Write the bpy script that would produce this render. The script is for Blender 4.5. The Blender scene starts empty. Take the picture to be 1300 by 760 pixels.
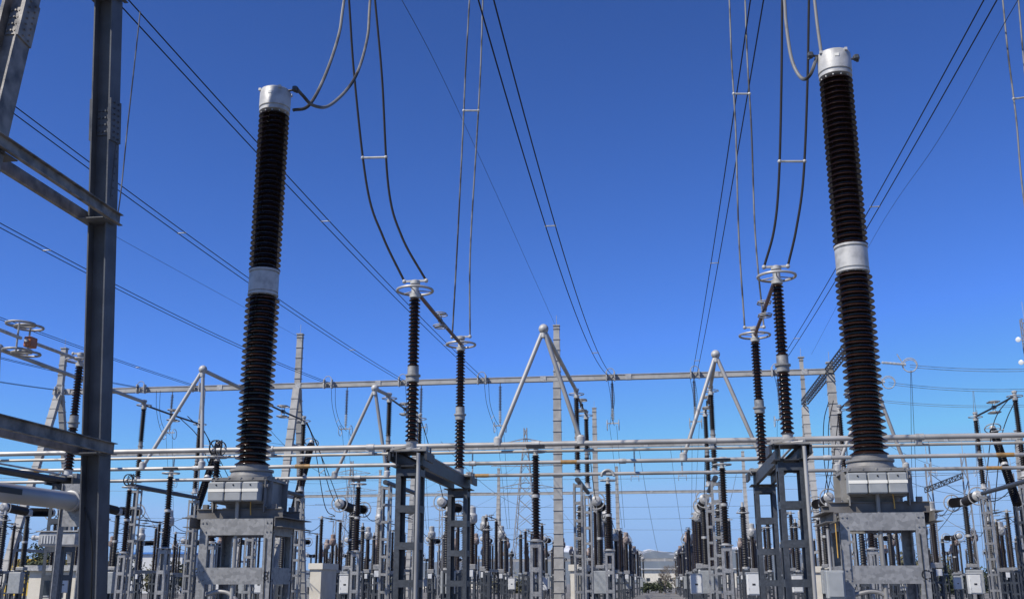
import bpy, math, random
from mathutils import Vector, Matrix
random.seed(7)
R = math.radians
S = bpy.context.scene
COL = S.collection

# ------------------------------------------------------------------ camera
CAMH = 1.7
F, YAW, PITCH, ROLL = 1333.45, .137659, .263567, -.001037      # focal length in photo pixels, radians
cd = bpy.data.cameras.new('camera'); cam = bpy.data.objects.new('camera', cd); COL.objects.link(cam)
cd.sensor_width = 36; cd.lens = 36 * F / 1300; cd.clip_start = .1; cd.clip_end = 40000
fw = Vector((-math.sin(YAW) * math.cos(PITCH), math.cos(YAW) * math.cos(PITCH), math.sin(PITCH)))
rt = Vector((math.cos(YAW), math.sin(YAW), 0)); up = rt.cross(fw)
c_, s_ = math.cos(ROLL), math.sin(ROLL)
rt, up = c_ * rt + s_ * up, -s_ * rt + c_ * up
m = Matrix((rt, up, -fw)).transposed().to_4x4(); m.translation = (0, 0, CAMH)
cam.matrix_world = m
S.camera = cam

def ray(px, py): return fw + (px - 650) / F * rt - (py - 380) / F * up
def at(px, py, Y):                      # the point of the site seen at a photo pixel, Y metres into the yard
    d = ray(px, py); q = d * (Y / d.y); q.z += CAMH; return q
def atX(px, py, X):
    d = ray(px, py); q = d * (X / d.x); q.z += CAMH; return q
def pix(p):
    v = Vector(p) - Vector((0, 0, CAMH)); d = v.dot(fw)
    if d < .2: return (-9999, -9999)
    return (650 + F * v.dot(rt) / d, 380 - F * v.dot(up) / d)

# ------------------------------------------------------------------ sky, sun, exposure
SUN_EL, SUN_AZ = 46, 227                # azimuth clockwise from +Y: behind the camera, to the left
w = bpy.data.worlds.new('World'); S.world = w; w.use_nodes = True
nt = w.node_tree; nt.nodes.clear()
sky = nt.nodes.new('ShaderNodeTexSky'); sky.sky_type = 'NISHITA'; sky.sun_disc = False
sky.sun_elevation = R(SUN_EL); sky.sun_rotation = R(SUN_AZ)
sky.altitude = 3000; sky.air_density = 1.0; sky.dust_density = 0; sky.ozone_density = 4
gm = nt.nodes.new('ShaderNodeGamma'); gm.inputs[1].default_value = 1.36
hs = nt.nodes.new('ShaderNodeMixRGB'); hs.blend_type = 'MULTIPLY'; hs.inputs[0].default_value = 1; hs.inputs[2].default_value = (.61, .80, 1.10, 1)      # polarised deep blue air
bg = nt.nodes.new('ShaderNodeBackground'); bg.inputs['Strength'].default_value = .088
wo = nt.nodes.new('ShaderNodeOutputWorld')
nt.links.new(sky.outputs[0], gm.inputs[0]); nt.links.new(gm.outputs[0], hs.inputs[1])
cp = nt.nodes.new('ShaderNodeVectorMath'); cp.operation = 'MINIMUM'; cp.inputs[1].default_value = (3.2, 5.5, 9.4)
nt.links.new(hs.outputs[0], cp.inputs[0]); nt.links.new(cp.outputs[0], bg.inputs[0]); nt.links.new(bg.outputs[0], wo.inputs[0])
sl = bpy.data.lights.new('sun', 'SUN'); so = bpy.data.objects.new('sun', sl); COL.objects.link(so)
sl.energy = 4.9; sl.angle = R(.53); sl.color = (1, .94, .84)
sd = Vector((math.sin(R(SUN_AZ)) * math.cos(R(SUN_EL)), math.cos(R(SUN_AZ)) * math.cos(R(SUN_EL)), math.sin(R(SUN_EL))))
so.rotation_euler = sd.to_track_quat('Z', 'Y').to_euler(); so.location = (0, 0, 60)
S.view_settings.view_transform = 'Standard'; S.view_settings.look = 'None'
S.view_settings.exposure = .17; S.view_settings.gamma = 1
S.render.engine = 'CYCLES'
S.render.resolution_x, S.render.resolution_y = 1024, 598

# ------------------------------------------------------------------ materials
def mat(name, col, rough=.5, metal=0, var=.15, scale=3, col2=None, bump=0, bscale=40, thr=None, coat=0, detail=6, spec=.5):
    M = bpy.data.materials.new(name); M.use_nodes = True
    n = M.node_tree.nodes; l = M.node_tree.links; b = n['Principled BSDF']
    b.inputs['Roughness'].default_value = rough; b.inputs['Metallic'].default_value = metal
    b.inputs['Coat Weight'].default_value = coat; b.inputs['Coat Roughness'].default_value = .08
    b.inputs['Specular IOR Level'].default_value = spec
    tc = n.new('ShaderNodeTexCoord'); no = n.new('ShaderNodeTexNoise'); no.inputs['Scale'].default_value = scale; no.inputs['Detail'].default_value = detail
    l.new(tc.outputs['Object'], no.inputs['Vector'])
    oi = n.new('ShaderNodeObjectInfo'); ad = n.new('ShaderNodeMath'); ad.operation = 'MULTIPLY_ADD'
    l.new(oi.outputs['Random'], ad.inputs[0]); ad.inputs[1].default_value = .16; l.new(no.outputs['Fac'], ad.inputs[2])
    cr = n.new('ShaderNodeValToRGB'); l.new(ad.outputs[0], cr.inputs[0])
    c2 = col2 or tuple(max(0, c * (1 - var * 2)) for c in col)
    lo, hi = thr or (.38, .7)
    cr.color_ramp.elements[0].position = lo; cr.color_ramp.elements[1].position = hi
    cr.color_ramp.elements[0].color = (*c2, 1); cr.color_ramp.elements[1].color = (*col, 1)
    l.new(cr.outputs[0], b.inputs['Base Color'])
    if bump:
        n2 = n.new('ShaderNodeTexNoise'); n2.inputs['Scale'].default_value = bscale; l.new(tc.outputs['Object'], n2.inputs['Vector'])
        bp = n.new('ShaderNodeBump'); bp.inputs['Strength'].default_value = bump; bp.inputs['Distance'].default_value = .02
        l.new(n2.outputs['Fac'], bp.inputs['Height']); l.new(bp.outputs[0], b.inputs['Normal'])
    return M

def galv(name, a, b_, metal=.25, rough=.5, sc=14):      # spangled hot-dip zinc
    M = mat(name, a, rough, metal, col2=b_, scale=2.2, thr=(.3, .8))
    n = M.node_tree.nodes; l = M.node_tree.links; bs = n['Principled BSDF']
    src = bs.inputs['Base Color'].links[0].from_socket
    vo = n.new('ShaderNodeTexVoronoi'); vo.inputs['Scale'].default_value = sc
    tc = [x for x in n if x.type == 'TEX_COORD'][0]; l.new(tc.outputs['Object'], vo.inputs['Vector'])
    mx = n.new('ShaderNodeMixRGB'); mx.blend_type = 'MULTIPLY'; mx.inputs[0].default_value = .5
    rr = n.new('ShaderNodeValToRGB'); rr.color_ramp.elements[0].color = (.28, .29, .31, 1); rr.color_ramp.elements[1].color = (1, 1, 1, 1)
    sp = n.new('ShaderNodeSeparateColor'); l.new(vo.outputs['Color'], sp.inputs[0]); l.new(sp.outputs[0], rr.inputs[0])
    l.new(src, mx.inputs[1]); l.new(rr.outputs[0], mx.inputs[2]); l.new(mx.outputs[0], bs.inputs['Base Color'])
    return M

ZINC = galv('zinc_spangled', (.36, .36, .355), (.24, .24, .24), sc=26)
ZLIGHT = galv('zinc_light', (.38, .38, .38), (.26, .26, .265), sc=30)
ZDARK = galv('zinc_dark', (.075, .085, .10), (.045, .052, .062), sc=20, metal=.15)  # dark zinc tone shared by supports, fittings and trusses
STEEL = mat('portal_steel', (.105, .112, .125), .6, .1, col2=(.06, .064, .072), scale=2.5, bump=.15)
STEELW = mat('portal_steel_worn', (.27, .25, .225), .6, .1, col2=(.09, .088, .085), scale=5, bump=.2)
ALU = mat('aluminium_tube', (.44, .43, .41), .5, .3, col2=(.24, .235, .225), scale=.6)
CAST = mat('cast_aluminium', (.45, .45, .44), .5, .1, col2=(.25, .25, .245), scale=7, bump=.1)
TANK = mat('tank_paint', (.24, .235, .225), .5, 0, col2=(.15, .145, .14), scale=4, bump=.05)
BEAMP = mat('weathered_beam_paint', (.15, .145, .14), .6, 0, col2=(.09, .08, .07), scale=5)
GREYC = mat('collar_grey', (.33, .33, .32), .5, .1, col2=(.2, .2, .195), scale=8)
ZBLK = galv('beam_dark_zinc', (.055, .06, .07), (.03, .033, .04), sc=14, metal=.1)
BOXP = mat('box_paint', (.31, .325, .33), .45, 0, col2=(.24, .255, .26), scale=6)
CREAM = mat('cream_tape', (.80, .78, .70), .5, 0, var=.06)
PORC = mat('brown_porcelain', (.019, .0095, .007), .16, 0, col2=(.012, .006, .004), scale=9, spec=.32)
PORF = mat('brown_porcelain_matt', (.016, .010, .009), .32, 0, col2=(.008, .006, .0055), scale=5, coat=.04, spec=.25)
POLY = mat('dark_polymer', (.014, .013, .014), .42, 0, col2=(.011, .010, .012), scale=5)
GLASSI = mat('grey_glass_discs', (.10, .12, .17), .25, 0, scale=5)
DUSTY = mat('pale_composite_discs', (.42, .44, .45), .5, 0, scale=5)
CABLE = mat('conductor_weathered', (.018, .018, .020), .75, 0, scale=5, spec=.2)
CABLEL = mat('conductor_bright', (.17, .17, .17), .6, .2, col2=(.025, .025, .027), scale=1.3, thr=(.46, .62))
COPPER = mat('copper_red_arm', (.14, .052, .035), .45, .3, col2=(.06, .03, .025), scale=5)
ORANGE = mat('orange_contact', (.42, .13, .05), .5, .2, scale=8)
BAND = mat('ochre_band', (.34, .20, .07), .55, 0, scale=9)
YELC = mat('yellow_rod', (.62, .36, .07), .5)
CONC = mat('gantry_concrete', (.36, .355, .34), .8, 0, col2=(.26, .255, .245), scale=1.6, bump=.3, bscale=12)
WHITE = mat('white_enamel', (.60, .61, .61), .4, 0, var=.06)
CREAMW = mat('cream_wall', (.66, .62, .53), .75, 0, col2=(.55, .51, .43), scale=1.2)
RUST = mat('rusty_cap', (.22, .14, .105), .7, 0, col2=(.30, .29, .28), scale=9)
BLACK = mat('black_paint', (.018, .018, .018), .5)
BLUE = mat('blue_cladding', (.06, .2, .55), .5)
YEL = mat('yellow_cladding', (.62, .42, .05), .6)
DGLASS = mat('window_glass', (.03, .04, .05), .1)
GRAVEL = mat('gravel', (.20, .19, .175), .95, 0, col2=(.09, .085, .08), scale=9, bump=.6, bscale=30, detail=10)
FOLI = mat('dark_foliage', (.055, .07, .03), .8, 0, col2=(.025, .035, .015), scale=2)
DRYF = mat('olive_foliage', (.10, .095, .045), .8, 0, col2=(.05, .05, .03), scale=2)
BARK = mat('bare_twigs', (.19, .16, .13), .85, 0, scale=3)
def mountain_mat():
    M = bpy.data.materials.new('mountain_rock'); M.use_nodes = True
    n = M.node_tree.nodes; l = M.node_tree.links; b = n['Principled BSDF']; b.inputs['Roughness'].default_value = .95
    g = n.new('ShaderNodeNewGeometry'); sp = n.new('ShaderNodeSeparateXYZ'); l.new(g.outputs['Position'], sp.inputs[0])
    no = n.new('ShaderNodeTexNoise'); no.inputs['Scale'].default_value = .006; no.inputs['Detail'].default_value = 8
    tc = n.new('ShaderNodeTexCoord'); l.new(tc.outputs['Object'], no.inputs['Vector'])
    ma = n.new('ShaderNodeMath'); ma.operation = 'MULTIPLY_ADD'; l.new(no.outputs['Fac'], ma.inputs[0]); ma.inputs[1].default_value = 220; l.new(sp.outputs['Z'], ma.inputs[2])
    mr = n.new('ShaderNodeMapRange'); l.new(ma.outputs[0], mr.inputs[0]); mr.inputs[1].default_value = 305; mr.inputs[2].default_value = 350
    mx = n.new('ShaderNodeMixRGB'); l.new(mr.outputs[0], mx.inputs[0]); mx.inputs[1].default_value = (.10, .11, .10, 1); mx.inputs[2].default_value = (.8, .82, .85, 1)
    l.new(mx.outputs[0], b.inputs['Base Color']); return M
MOUNT = mountain_mat()

# ------------------------------------------------------------------ mesh builder
class MB:
    def __init__(s): s.v = []; s.f = []
    def add(s, vs, fs):
        o = len(s.v); s.v += [tuple(v) for v in vs]; s.f += [tuple(i + o for i in f) for f in fs]; return s
    def box(s, x0, x1, y0, y1, z0, z1):
        return s.add([(x0,y0,z0),(x1,y0,z0),(x1,y1,z0),(x0,y1,z0),(x0,y0,z1),(x1,y0,z1),(x1,y1,z1),(x0,y1,z1)],
                     [(3,2,1,0),(4,5,6,7),(0,1,5,4),(1,2,6,5),(2,3,7,6),(3,0,4,7)])
    def cb(s, x, y, z, sx, sy, sz): return s.box(x-sx/2, x+sx/2, y-sy/2, y+sy/2, z-sz/2, z+sz/2)
    def cbev(s, x, y, z, sx, sy, sz, b=.01):      # chamfered box
        hx, hy = sx/2, sy/2
        pts = lambda i, zz: [(x-hx+b+i,y-hy+i,zz),(x+hx-b-i,y-hy+i,zz),(x+hx-i,y-hy+b+i,zz),(x+hx-i,y+hy-b-i,zz),(x+hx-b-i,y+hy-i,zz),(x-hx+b+i,y+hy-i,zz),(x-hx+i,y+hy-b-i,zz),(x-hx+i,y-hy+b+i,zz)]
        L = [pts(b*.7, z-sz/2), pts(0, z-sz/2+b), pts(0, z+sz/2-b), pts(b*.7, z+sz/2)]
        vs = sum(L, []); fs = [tuple(range(7,-1,-1)), tuple(range(24,32))]
        for k in range(3):
            for i in range(8): j=(i+1)%8; fs.append((k*8+i,k*8+j,k*8+8+j,k*8+8+i))
        return s.add(vs, fs)
    def prism(s, prof, p0, p1, xd, prof1=None):
        p0, p1 = Vector(p0), Vector(p1); a = (p1-p0).normalized(); xd = Vector(xd); xd = (xd - a*xd.dot(a)).normalized(); yd = a.cross(xd)
        n = len(prof); q = prof1 or prof
        vs = [p0+xd*x+yd*y for x, y in prof] + [p1+xd*x+yd*y for x, y in q]
        return s.add(vs, [tuple(range(n-1,-1,-1)), tuple(range(n,2*n))] + [(i,(i+1)%n,(i+1)%n+n,i+n) for i in range(n)])
    def bar(s, p0, p1, w, h, xd=(1,0,0)):
        return s.prism([(-w/2,-h/2),(w/2,-h/2),(w/2,h/2),(-w/2,h/2)], p0, p1, xd)
    def hbeam(s, p0, p1, xd, w, d, t=.018):     # web along xd (width w), flanges of depth d across it
        a, b = w/2, d/2
        return s.prism([(-a,-b),(-a+t,-b),(-a+t,-t/2),(a-t,-t/2),(a-t,-b),(a,-b),(a,b),(a-t,b),(a-t,t/2),(-a+t,t/2),(-a+t,b),(-a,b)], p0, p1, xd)
    def chan(s, p0, p1, xd, w, d, t=.012):      # U section: web of width w along xd, lips of depth d
        a = w/2
        return s.prism([(-a,0),(a,0),(a,d),(a-t,d),(a-t,t),(-a+t,t),(-a+t,d),(-a,d)], p0, p1, xd)
    def lathe(s, prof, c=(0,0,0), seg=16, ax=(0,0,1), caps=True):
        ax = Vector(ax).normalized(); q = Vector((0,0,1)).rotation_difference(ax); c = Vector(c)
        cs = [(math.cos(2*math.pi*i/seg), math.sin(2*math.pi*i/seg)) for i in range(seg)]
        vs = []; fs = []
        for r, z in prof:
            for x, y in cs: vs.append(c + q @ Vector((x*r, y*r, z)))
        for k in range(len(prof)-1):
            for i in range(seg): j=(i+1)%seg; fs.append((k*seg+i,k*seg+j,(k+1)*seg+j,(k+1)*seg+i))
        if caps: fs += [tuple(range(seg-1,-1,-1)), tuple(range((len(prof)-1)*seg, len(prof)*seg))]
        return s.add(vs, fs)
    def cyl(s, p0, p1, r, seg=12, r1=None):
        p0, p1 = Vector(p0), Vector(p1); return s.lathe([(r,0),(r if r1 is None else r1,(p1-p0).length)], p0, seg, p1-p0)
    def sheds(s, z0, z1, n, ro, rc, c=(0,0,0), seg=16, ax=(0,0,1), alt=0):
        p = (z1-z0)/n; pr = [(rc*1.08, z0)]
        for k in range(n):
            z = z0+k*p; r = ro - (alt if k % 2 else 0)
            pr += [(rc, z+.02*p), (rc, z+.30*p), (r*.93, z+.14*p), (r, z+.20*p), (r*.985, z+.30*p), (rc+(r-rc)*.35, z+.56*p), (rc, z+.78*p)] if seg > 15 else [(rc, z+.02*p), (rc, z+.3*p), (r, z+.18*p), (r*.97, z+.32*p), (rc, z+.75*p)]
        pr.append((rc*1.08, z1)); return s.lathe(pr, c, seg, ax)
    def torus(s, c, Rr, r, ax=(0,0,1), seg=28, rs=8, a0=0, a1=2*math.pi, squash=1):
        c = Vector(c); q = Vector((0,0,1)).rotation_difference(Vector(ax).normalized()); full = abs(a1-a0-2*math.pi) < 1e-6
        N = seg if full else seg+1; vs = []; fs = []
        for i in range(N):
            a = a0+(a1-a0)*i/seg
            for k in range(rs):
                b = 2*math.pi*k/rs; rr = Rr+r*math.cos(b)
                vs.append(c + q @ Vector((rr*math.cos(a), rr*math.sin(a)*squash, r*math.sin(b))))
        for i in range(seg):
            j = (i+1) % N
            for k in range(rs): l=(k+1)%rs; fs.append((i*rs+k, j*rs+k, j*rs+l, i*rs+l))
        return s.add(vs, fs)
    def tube(s, pts, r, seg=8, r1=None):
        pts = [Vector(p) for p in pts]; n = len(pts); vs = []; fs = []
        t = (pts[1]-pts[0]).normalized(); ref = Vector((0,0,1)) if abs(t.z) < .9 else Vector((1,0,0)); u = t.cross(ref).normalized()
        for i, p in enumerate(pts):
            t = ((pts[min(i+1,n-1)]-pts[max(i-1,0)])).normalized(); u = (u-t*u.dot(t)).normalized(); v = t.cross(u)
            rr = r if r1 is None else r+(r1-r)*i/(n-1)
            for k in range(seg): a=2*math.pi*k/seg; vs.append(p+u*(math.cos(a)*rr)+v*(math.sin(a)*rr))
        for i in range(n-1):
            for k in range(seg): l=(k+1)%seg; fs.append((i*seg+k,i*seg+l,(i+1)*seg+l,(i+1)*seg+k))
        fs += [tuple(range(seg-1,-1,-1)), tuple(range((n-1)*seg, n*seg))]
        return s.add(vs, fs)
    def sph(s, c, r, seg=14, rings=8, sq=1):
        return s.lathe([(max(r*math.sin(math.pi*i/rings), r*.02), -r*sq*math.cos(math.pi*i/rings)) for i in range(rings+1)], c, seg)
    def bolt(s, p, ax, r=.014, h=.016):
        p = Vector(p); return s.cyl(p, p+Vector(ax).normalized()*h, r, 6)
    def build(s, name, m_, parent=None, smooth=True, ang=32, loc=None):
        me = bpy.data.meshes.new(name); me.from_pydata(s.v, [], s.f); me.materials.append(m_); me.validate()
        if smooth:
            for p in me.polygons: p.use_smooth = True
            me.set_sharp_from_angle(angle=R(ang))
        o = bpy.data.objects.new(name, me); COL.objects.link(o)
        if loc: o.location = loc
        if parent: o.parent = parent
        return o

def tag(o, label=None, cat=None, group=None, kind=None):
    if label: o['label'] = label
    if cat: o['category'] = cat
    if group: o['group'] = group
    if kind: o['kind'] = kind
    return o
def thing(name, label, cat, loc=(0,0,0), rz=0, group=None):
    o = bpy.data.objects.new(name, None); COL.objects.link(o); o.location = loc; o.rotation_euler = (0,0,rz); o.empty_display_size = .2
    return tag(o, label, cat, group)
def clone(o, loc=None, rz=None, label=None, group=None, parent=None, scale=None):
    c = o.copy(); COL.objects.link(c)
    if parent is not None: c.parent = parent
    if loc is not None: c.location = loc
    if rz is not None: c.rotation_euler = (0,0,rz)
    if scale: c.scale = (scale,)*3
    if label: c['label'] = label
    if group: c['group'] = group
    for ch in list(o.children): clone(ch, parent=c)
    return c
def catenary(a, b, sag, n=18):
    a, b = Vector(a), Vector(b); return [a.lerp(b, i/n) - Vector((0,0,sag*4*(i/n)*(1-i/n))) for i in range(n+1)]
def spline(pts, n=8):      # Catmull-Rom through 3-D points
    P = [Vector(p) for p in pts]; P = [P[0]*2-P[1]] + P + [P[-1]*2-P[-2]]; out = []
    for i in range(1, len(P)-2):
        for k in range(n):
            t = k/n; a, b, c, d = P[i-1:i+3]
            out.append(.5*((2*b)+(c-a)*t+(2*a-5*b+4*c-d)*t*t+(3*b-a-3*c+d)*t**3))
    out.append(P[-2]); return out
ORD = ['first','second','third','fourth','fifth','sixth','seventh','eighth','ninth','tenth','eleventh','twelfth','thirteenth','fourteenth','fifteenth','sixteenth','seventeenth','eighteenth','nineteenth','twentieth']
ORD += ['twenty-' + o for o in ORD[:9]] + ['thirtieth'] + ['thirty-' + o for o in ORD[:9]] + ['fortieth'] + ['forty-' + o for o in ORD[:9]]
def number(objs, base, tail='', z=5):      # label each thing of a row by its order across the photo
    objs = sorted(objs, key=lambda o: pix((o.location.x, o.location.y, o.location.z+z))[0]); n = len(objs)
    for i, o in enumerate(objs):
        if n == 1: pos = ''
        elif i == 0: pos = 'leftmost '
        elif i == n-1: pos = 'rightmost '
        elif i < n/2: pos = ORD[i] + ' from left, '
        else: pos = ORD[n-1-i] + ' from right, '
        o['label'] = (pos + base + (' ' + tail if tail else '')).strip()

# ------------------------------------------------------------------ setting
g = MB(); N = 24
ext = [-9000,-3000,-900,-300,-120,-60,-30,0,30,60,120,300,900,3000,9000]
vs = [(x, y+60, 0) for y in ext for x in ext]; n_ = len(ext)
g.add(vs, [(j*n_+i, j*n_+i+1, (j+1)*n_+i+1, (j+1)*n_+i) for j in range(n_-1) for i in range(n_-1)])
tag(g.build('ground', GRAVEL, smooth=False), kind='structure')

def ridge(name, x0, x1, Y, pts, depth, seed):
    rnd = random.Random(seed); M_ = MB(); nx, ny = 160, 10; ph = [rnd.uniform(0, 6.28) for _ in range(12)]
    def H(t):
        for k in range(len(pts)-1):
            if pts[k][0] <= t <= pts[k+1][0]:
                u = (t-pts[k][0])/(pts[k+1][0]-pts[k][0]); u = u*u*(3-2*u); return pts[k][1]*(1-u)+pts[k+1][1]*u
        return 0
    vs = []
    for j in range(ny+1):
        for i in range(nx+1):
            t = i/nx; s = j/ny; h = H(t)*math.sin(math.pi*s)**.8
            h *= 1+.10*sum(math.sin(t*f+ph[q]+s*3*q)/(q+1) for q, f in enumerate((23,41,77,140,233)))
            vs.append((x0+(x1-x0)*t + 30*math.sin(s*9+i), Y+depth*(s-.5), max(h,0)-1))
    M_.add(vs, [(j*(nx+1)+i, j*(nx+1)+i+1, (j+1)*(nx+1)+i+1, (j+1)*(nx+1)+i) for j in range(ny) for i in range(nx)])
    return tag(M_.build(name, MOUNT, ang=60), kind='structure')
ridge('mountains', -3200, 1500, 7600, [(0,60),(.15,110),(.3,150),(.45,170),(.56,225),(.64,250),(.7,215),(.78,238),(.86,200),(1,60)], 1600, 3)
ridge('hill', 1500, 3200, 5000, [(0,0),(.12,100),(.25,150),(.4,165),(.6,120),(.8,80),(1,30)], 900, 5)

hz = bpy.data.materials.new('air'); hz.use_nodes = True; hn = hz.node_tree; hn.nodes.clear()
pv = hn.nodes.new('ShaderNodeVolumePrincipled'); ho = hn.nodes.new('ShaderNodeOutputMaterial'); hn.links.new(pv.outputs[0], ho.inputs['Volume'])
pv.inputs['Density'].default_value = .00005; pv.inputs['Color'].default_value = (.62, .78, 1, 1); pv.inputs['Anisotropy'].default_value = .2
tag(MB().box(-9100, 9100, -9000, 9200, -2, 300).build('haze', hz, smooth=False), kind='stuff')
# ------------------------------------------------------------------ shared small builders
def ladder_mast(mb, z0, z1, w=.5, leg=.09, step=.62, rung=.12, x=0, y=0, d=None, t=.01):
    """four angle legs joined by batten plates on every face"""
    d = d or w; a, b = w/2, d/2
    for sx in (-1,1):
        for sy in (-1,1):
            mb.box(*sorted((x+sx*a, x+sx*(a-leg))), *sorted((y+sy*b, y+sy*(b-t))), z0, z1)
            mb.box(*sorted((x+sx*a, x+sx*(a-t))), *sorted((y+sy*(b-t), y+sy*(b-leg))), z0, z1)
    z = z1 - rung*.9
    while z > max(z0, .3):
        for sy in (-1,1): mb.box(x-a+leg*.5, x+a-leg*.5, *sorted((y+sy*(b+.003), y+sy*(b-t+.003)+sy*.0)), z-rung/2, z+rung/2)
        for sx in (-1,1): mb.box(*sorted((x+sx*(a+.003), x+sx*(a-t+.003))), y-b+leg*.5, y+b-leg*.5, z-rung/2, z+rung/2)
        z -= step
    return mb
def ring_with_spokes(mb, c, Rr, r, n=3, seg=28, rs=8, drop=.0, hub=.06, a0=.4):
    mb.torus(c, Rr, r, seg=seg, rs=rs)
    for k in range(n):
        a = a0+2*math.pi*k/n; c = Vector(c)
        mb.tube([c+Vector((hub*math.cos(a), hub*math.sin(a), -drop)), c+Vector(((Rr-r*.5)*math.cos(a), (Rr-r*.5)*math.sin(a), 0))], r*.45, 6)

# ------------------------------------------------------------------ near steel portal on the left
def portal():
    PX = -7.6
    t = thing('steel_portal', 'huge dark steel A-shaped portal of bolted H-beams at the left edge', 'steel portal', (PX, 11.75, 0))
    W, D = .275, .29
    def legline(side, z):      # Y offset from the portal's middle
        return (2.21 - .143*z) if side > 0 else (-2.26 + .135*z)
    for side in (1, -1):
        y0, y1 = legline(side, 0), legline(side, 14.2)
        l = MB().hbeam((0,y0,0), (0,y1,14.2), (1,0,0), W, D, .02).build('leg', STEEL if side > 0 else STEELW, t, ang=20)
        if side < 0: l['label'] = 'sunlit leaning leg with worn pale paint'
        MB().box(-.35,.35,y0-.35,y0+.35,0,.05).build('base_plate', STEEL, l)
        zc = 8.02 if side > 0 else 8.35; hz = .3; dirv = Vector((0,y1-y0,14.2)).normalized(); yc = legline(side, zc); P = Vector((0,yc,zc)); nv = Vector((1,0,0)).cross(dirv)  # faces -Y or +Y
        if nv.y > 0: nv = -nv
        pl = MB()
        for sx in (-1,1):
            q = P+Vector((sx*(W/2+.012),0,0)); pl.prism([(-.011,-D/2-.0),(.011,-D/2),(.011,D/2),(-.011,D/2)], q-dirv*hz, q+dirv*hz, (1,0,0))
            for a in range(7):
                for b in (-.055,.055): pl.bolt(q+dirv*(-hz*.85+a*hz*.283)+nv*b+Vector((sx*.011,0,0)), (sx,0,0), .015, .025)
        q = P+nv*.022; pl.prism([(-W*.36,-.008),(W*.36,-.008),(W*.36,.008),(-W*.36,.008)], q-dirv*.2, q+dirv*.2, (1,0,0))
        for a in range(4):
            for b in range(4): pl.bolt(q+dirv*(-.15+a*.1)+Vector((-.075+b*.05,0,0))+nv*.008, nv, .014, .02)
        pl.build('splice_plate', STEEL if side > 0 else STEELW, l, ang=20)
        if side > 0:
            zt = 6.9; tp = MB().box(W/2-.001, W/2+.008, legline(1,zt)-.06, legline(1,zt)+.0, zt, zt+1.0)
            for k in range(9): q = Vector((W/2+.008, legline(1,zt)-.03, zt+.05+.11*k)); tp.bolt(q, (1,0,0), .012, .014)
            tp.build('bolted_strip', STEEL, l, ang=20)
    for z in (3.48, 6.64, 9.88):
        b = MB()
        for sx in (-1,1):
            y0, y1 = legline(-1,z), legline(1,z)
            x = sx*(W/2+.045)
            xx = sx
            b.prism([(0,-.08),(.06,-.08),(.06,-.068),(.012,-.068),(.012,.068),(.06,.068),(.06,.08),(0,.08)] if xx>0 else [(0,.08),(-.06,.08),(-.06,.068),(-.012,.068),(-.012,-.068),(-.06,-.068),(-.06,-.08),(0,-.08)],
                    (x,y0-.15,z), (x,y1+.12,z), (1,0,0))
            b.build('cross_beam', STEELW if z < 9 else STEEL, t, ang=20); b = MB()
        for yy in (legline(1,z)-.16, legline(-1,z)+.16): MB().cb(0, yy, z-.095, .38, .32, .012).build('gusset_plate', STEEL, t)
    MB().box(-.17,.17,-.28,.28,14.1,14.5).build('cap', STEEL, t)
    # earth cable clipped to the leg
    MB().tube([(.02,legline(1,z)-.04-(.02 if z<2.3 else 0),z) for z in (0,.8,1.6,2.1)]+[(-.03,legline(1,2.5)-.05,2.5),(-.12,legline(1,2.7)-.05,2.7)], .009, 6).build('earth_cable', BLACK, t)
portal()

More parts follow.
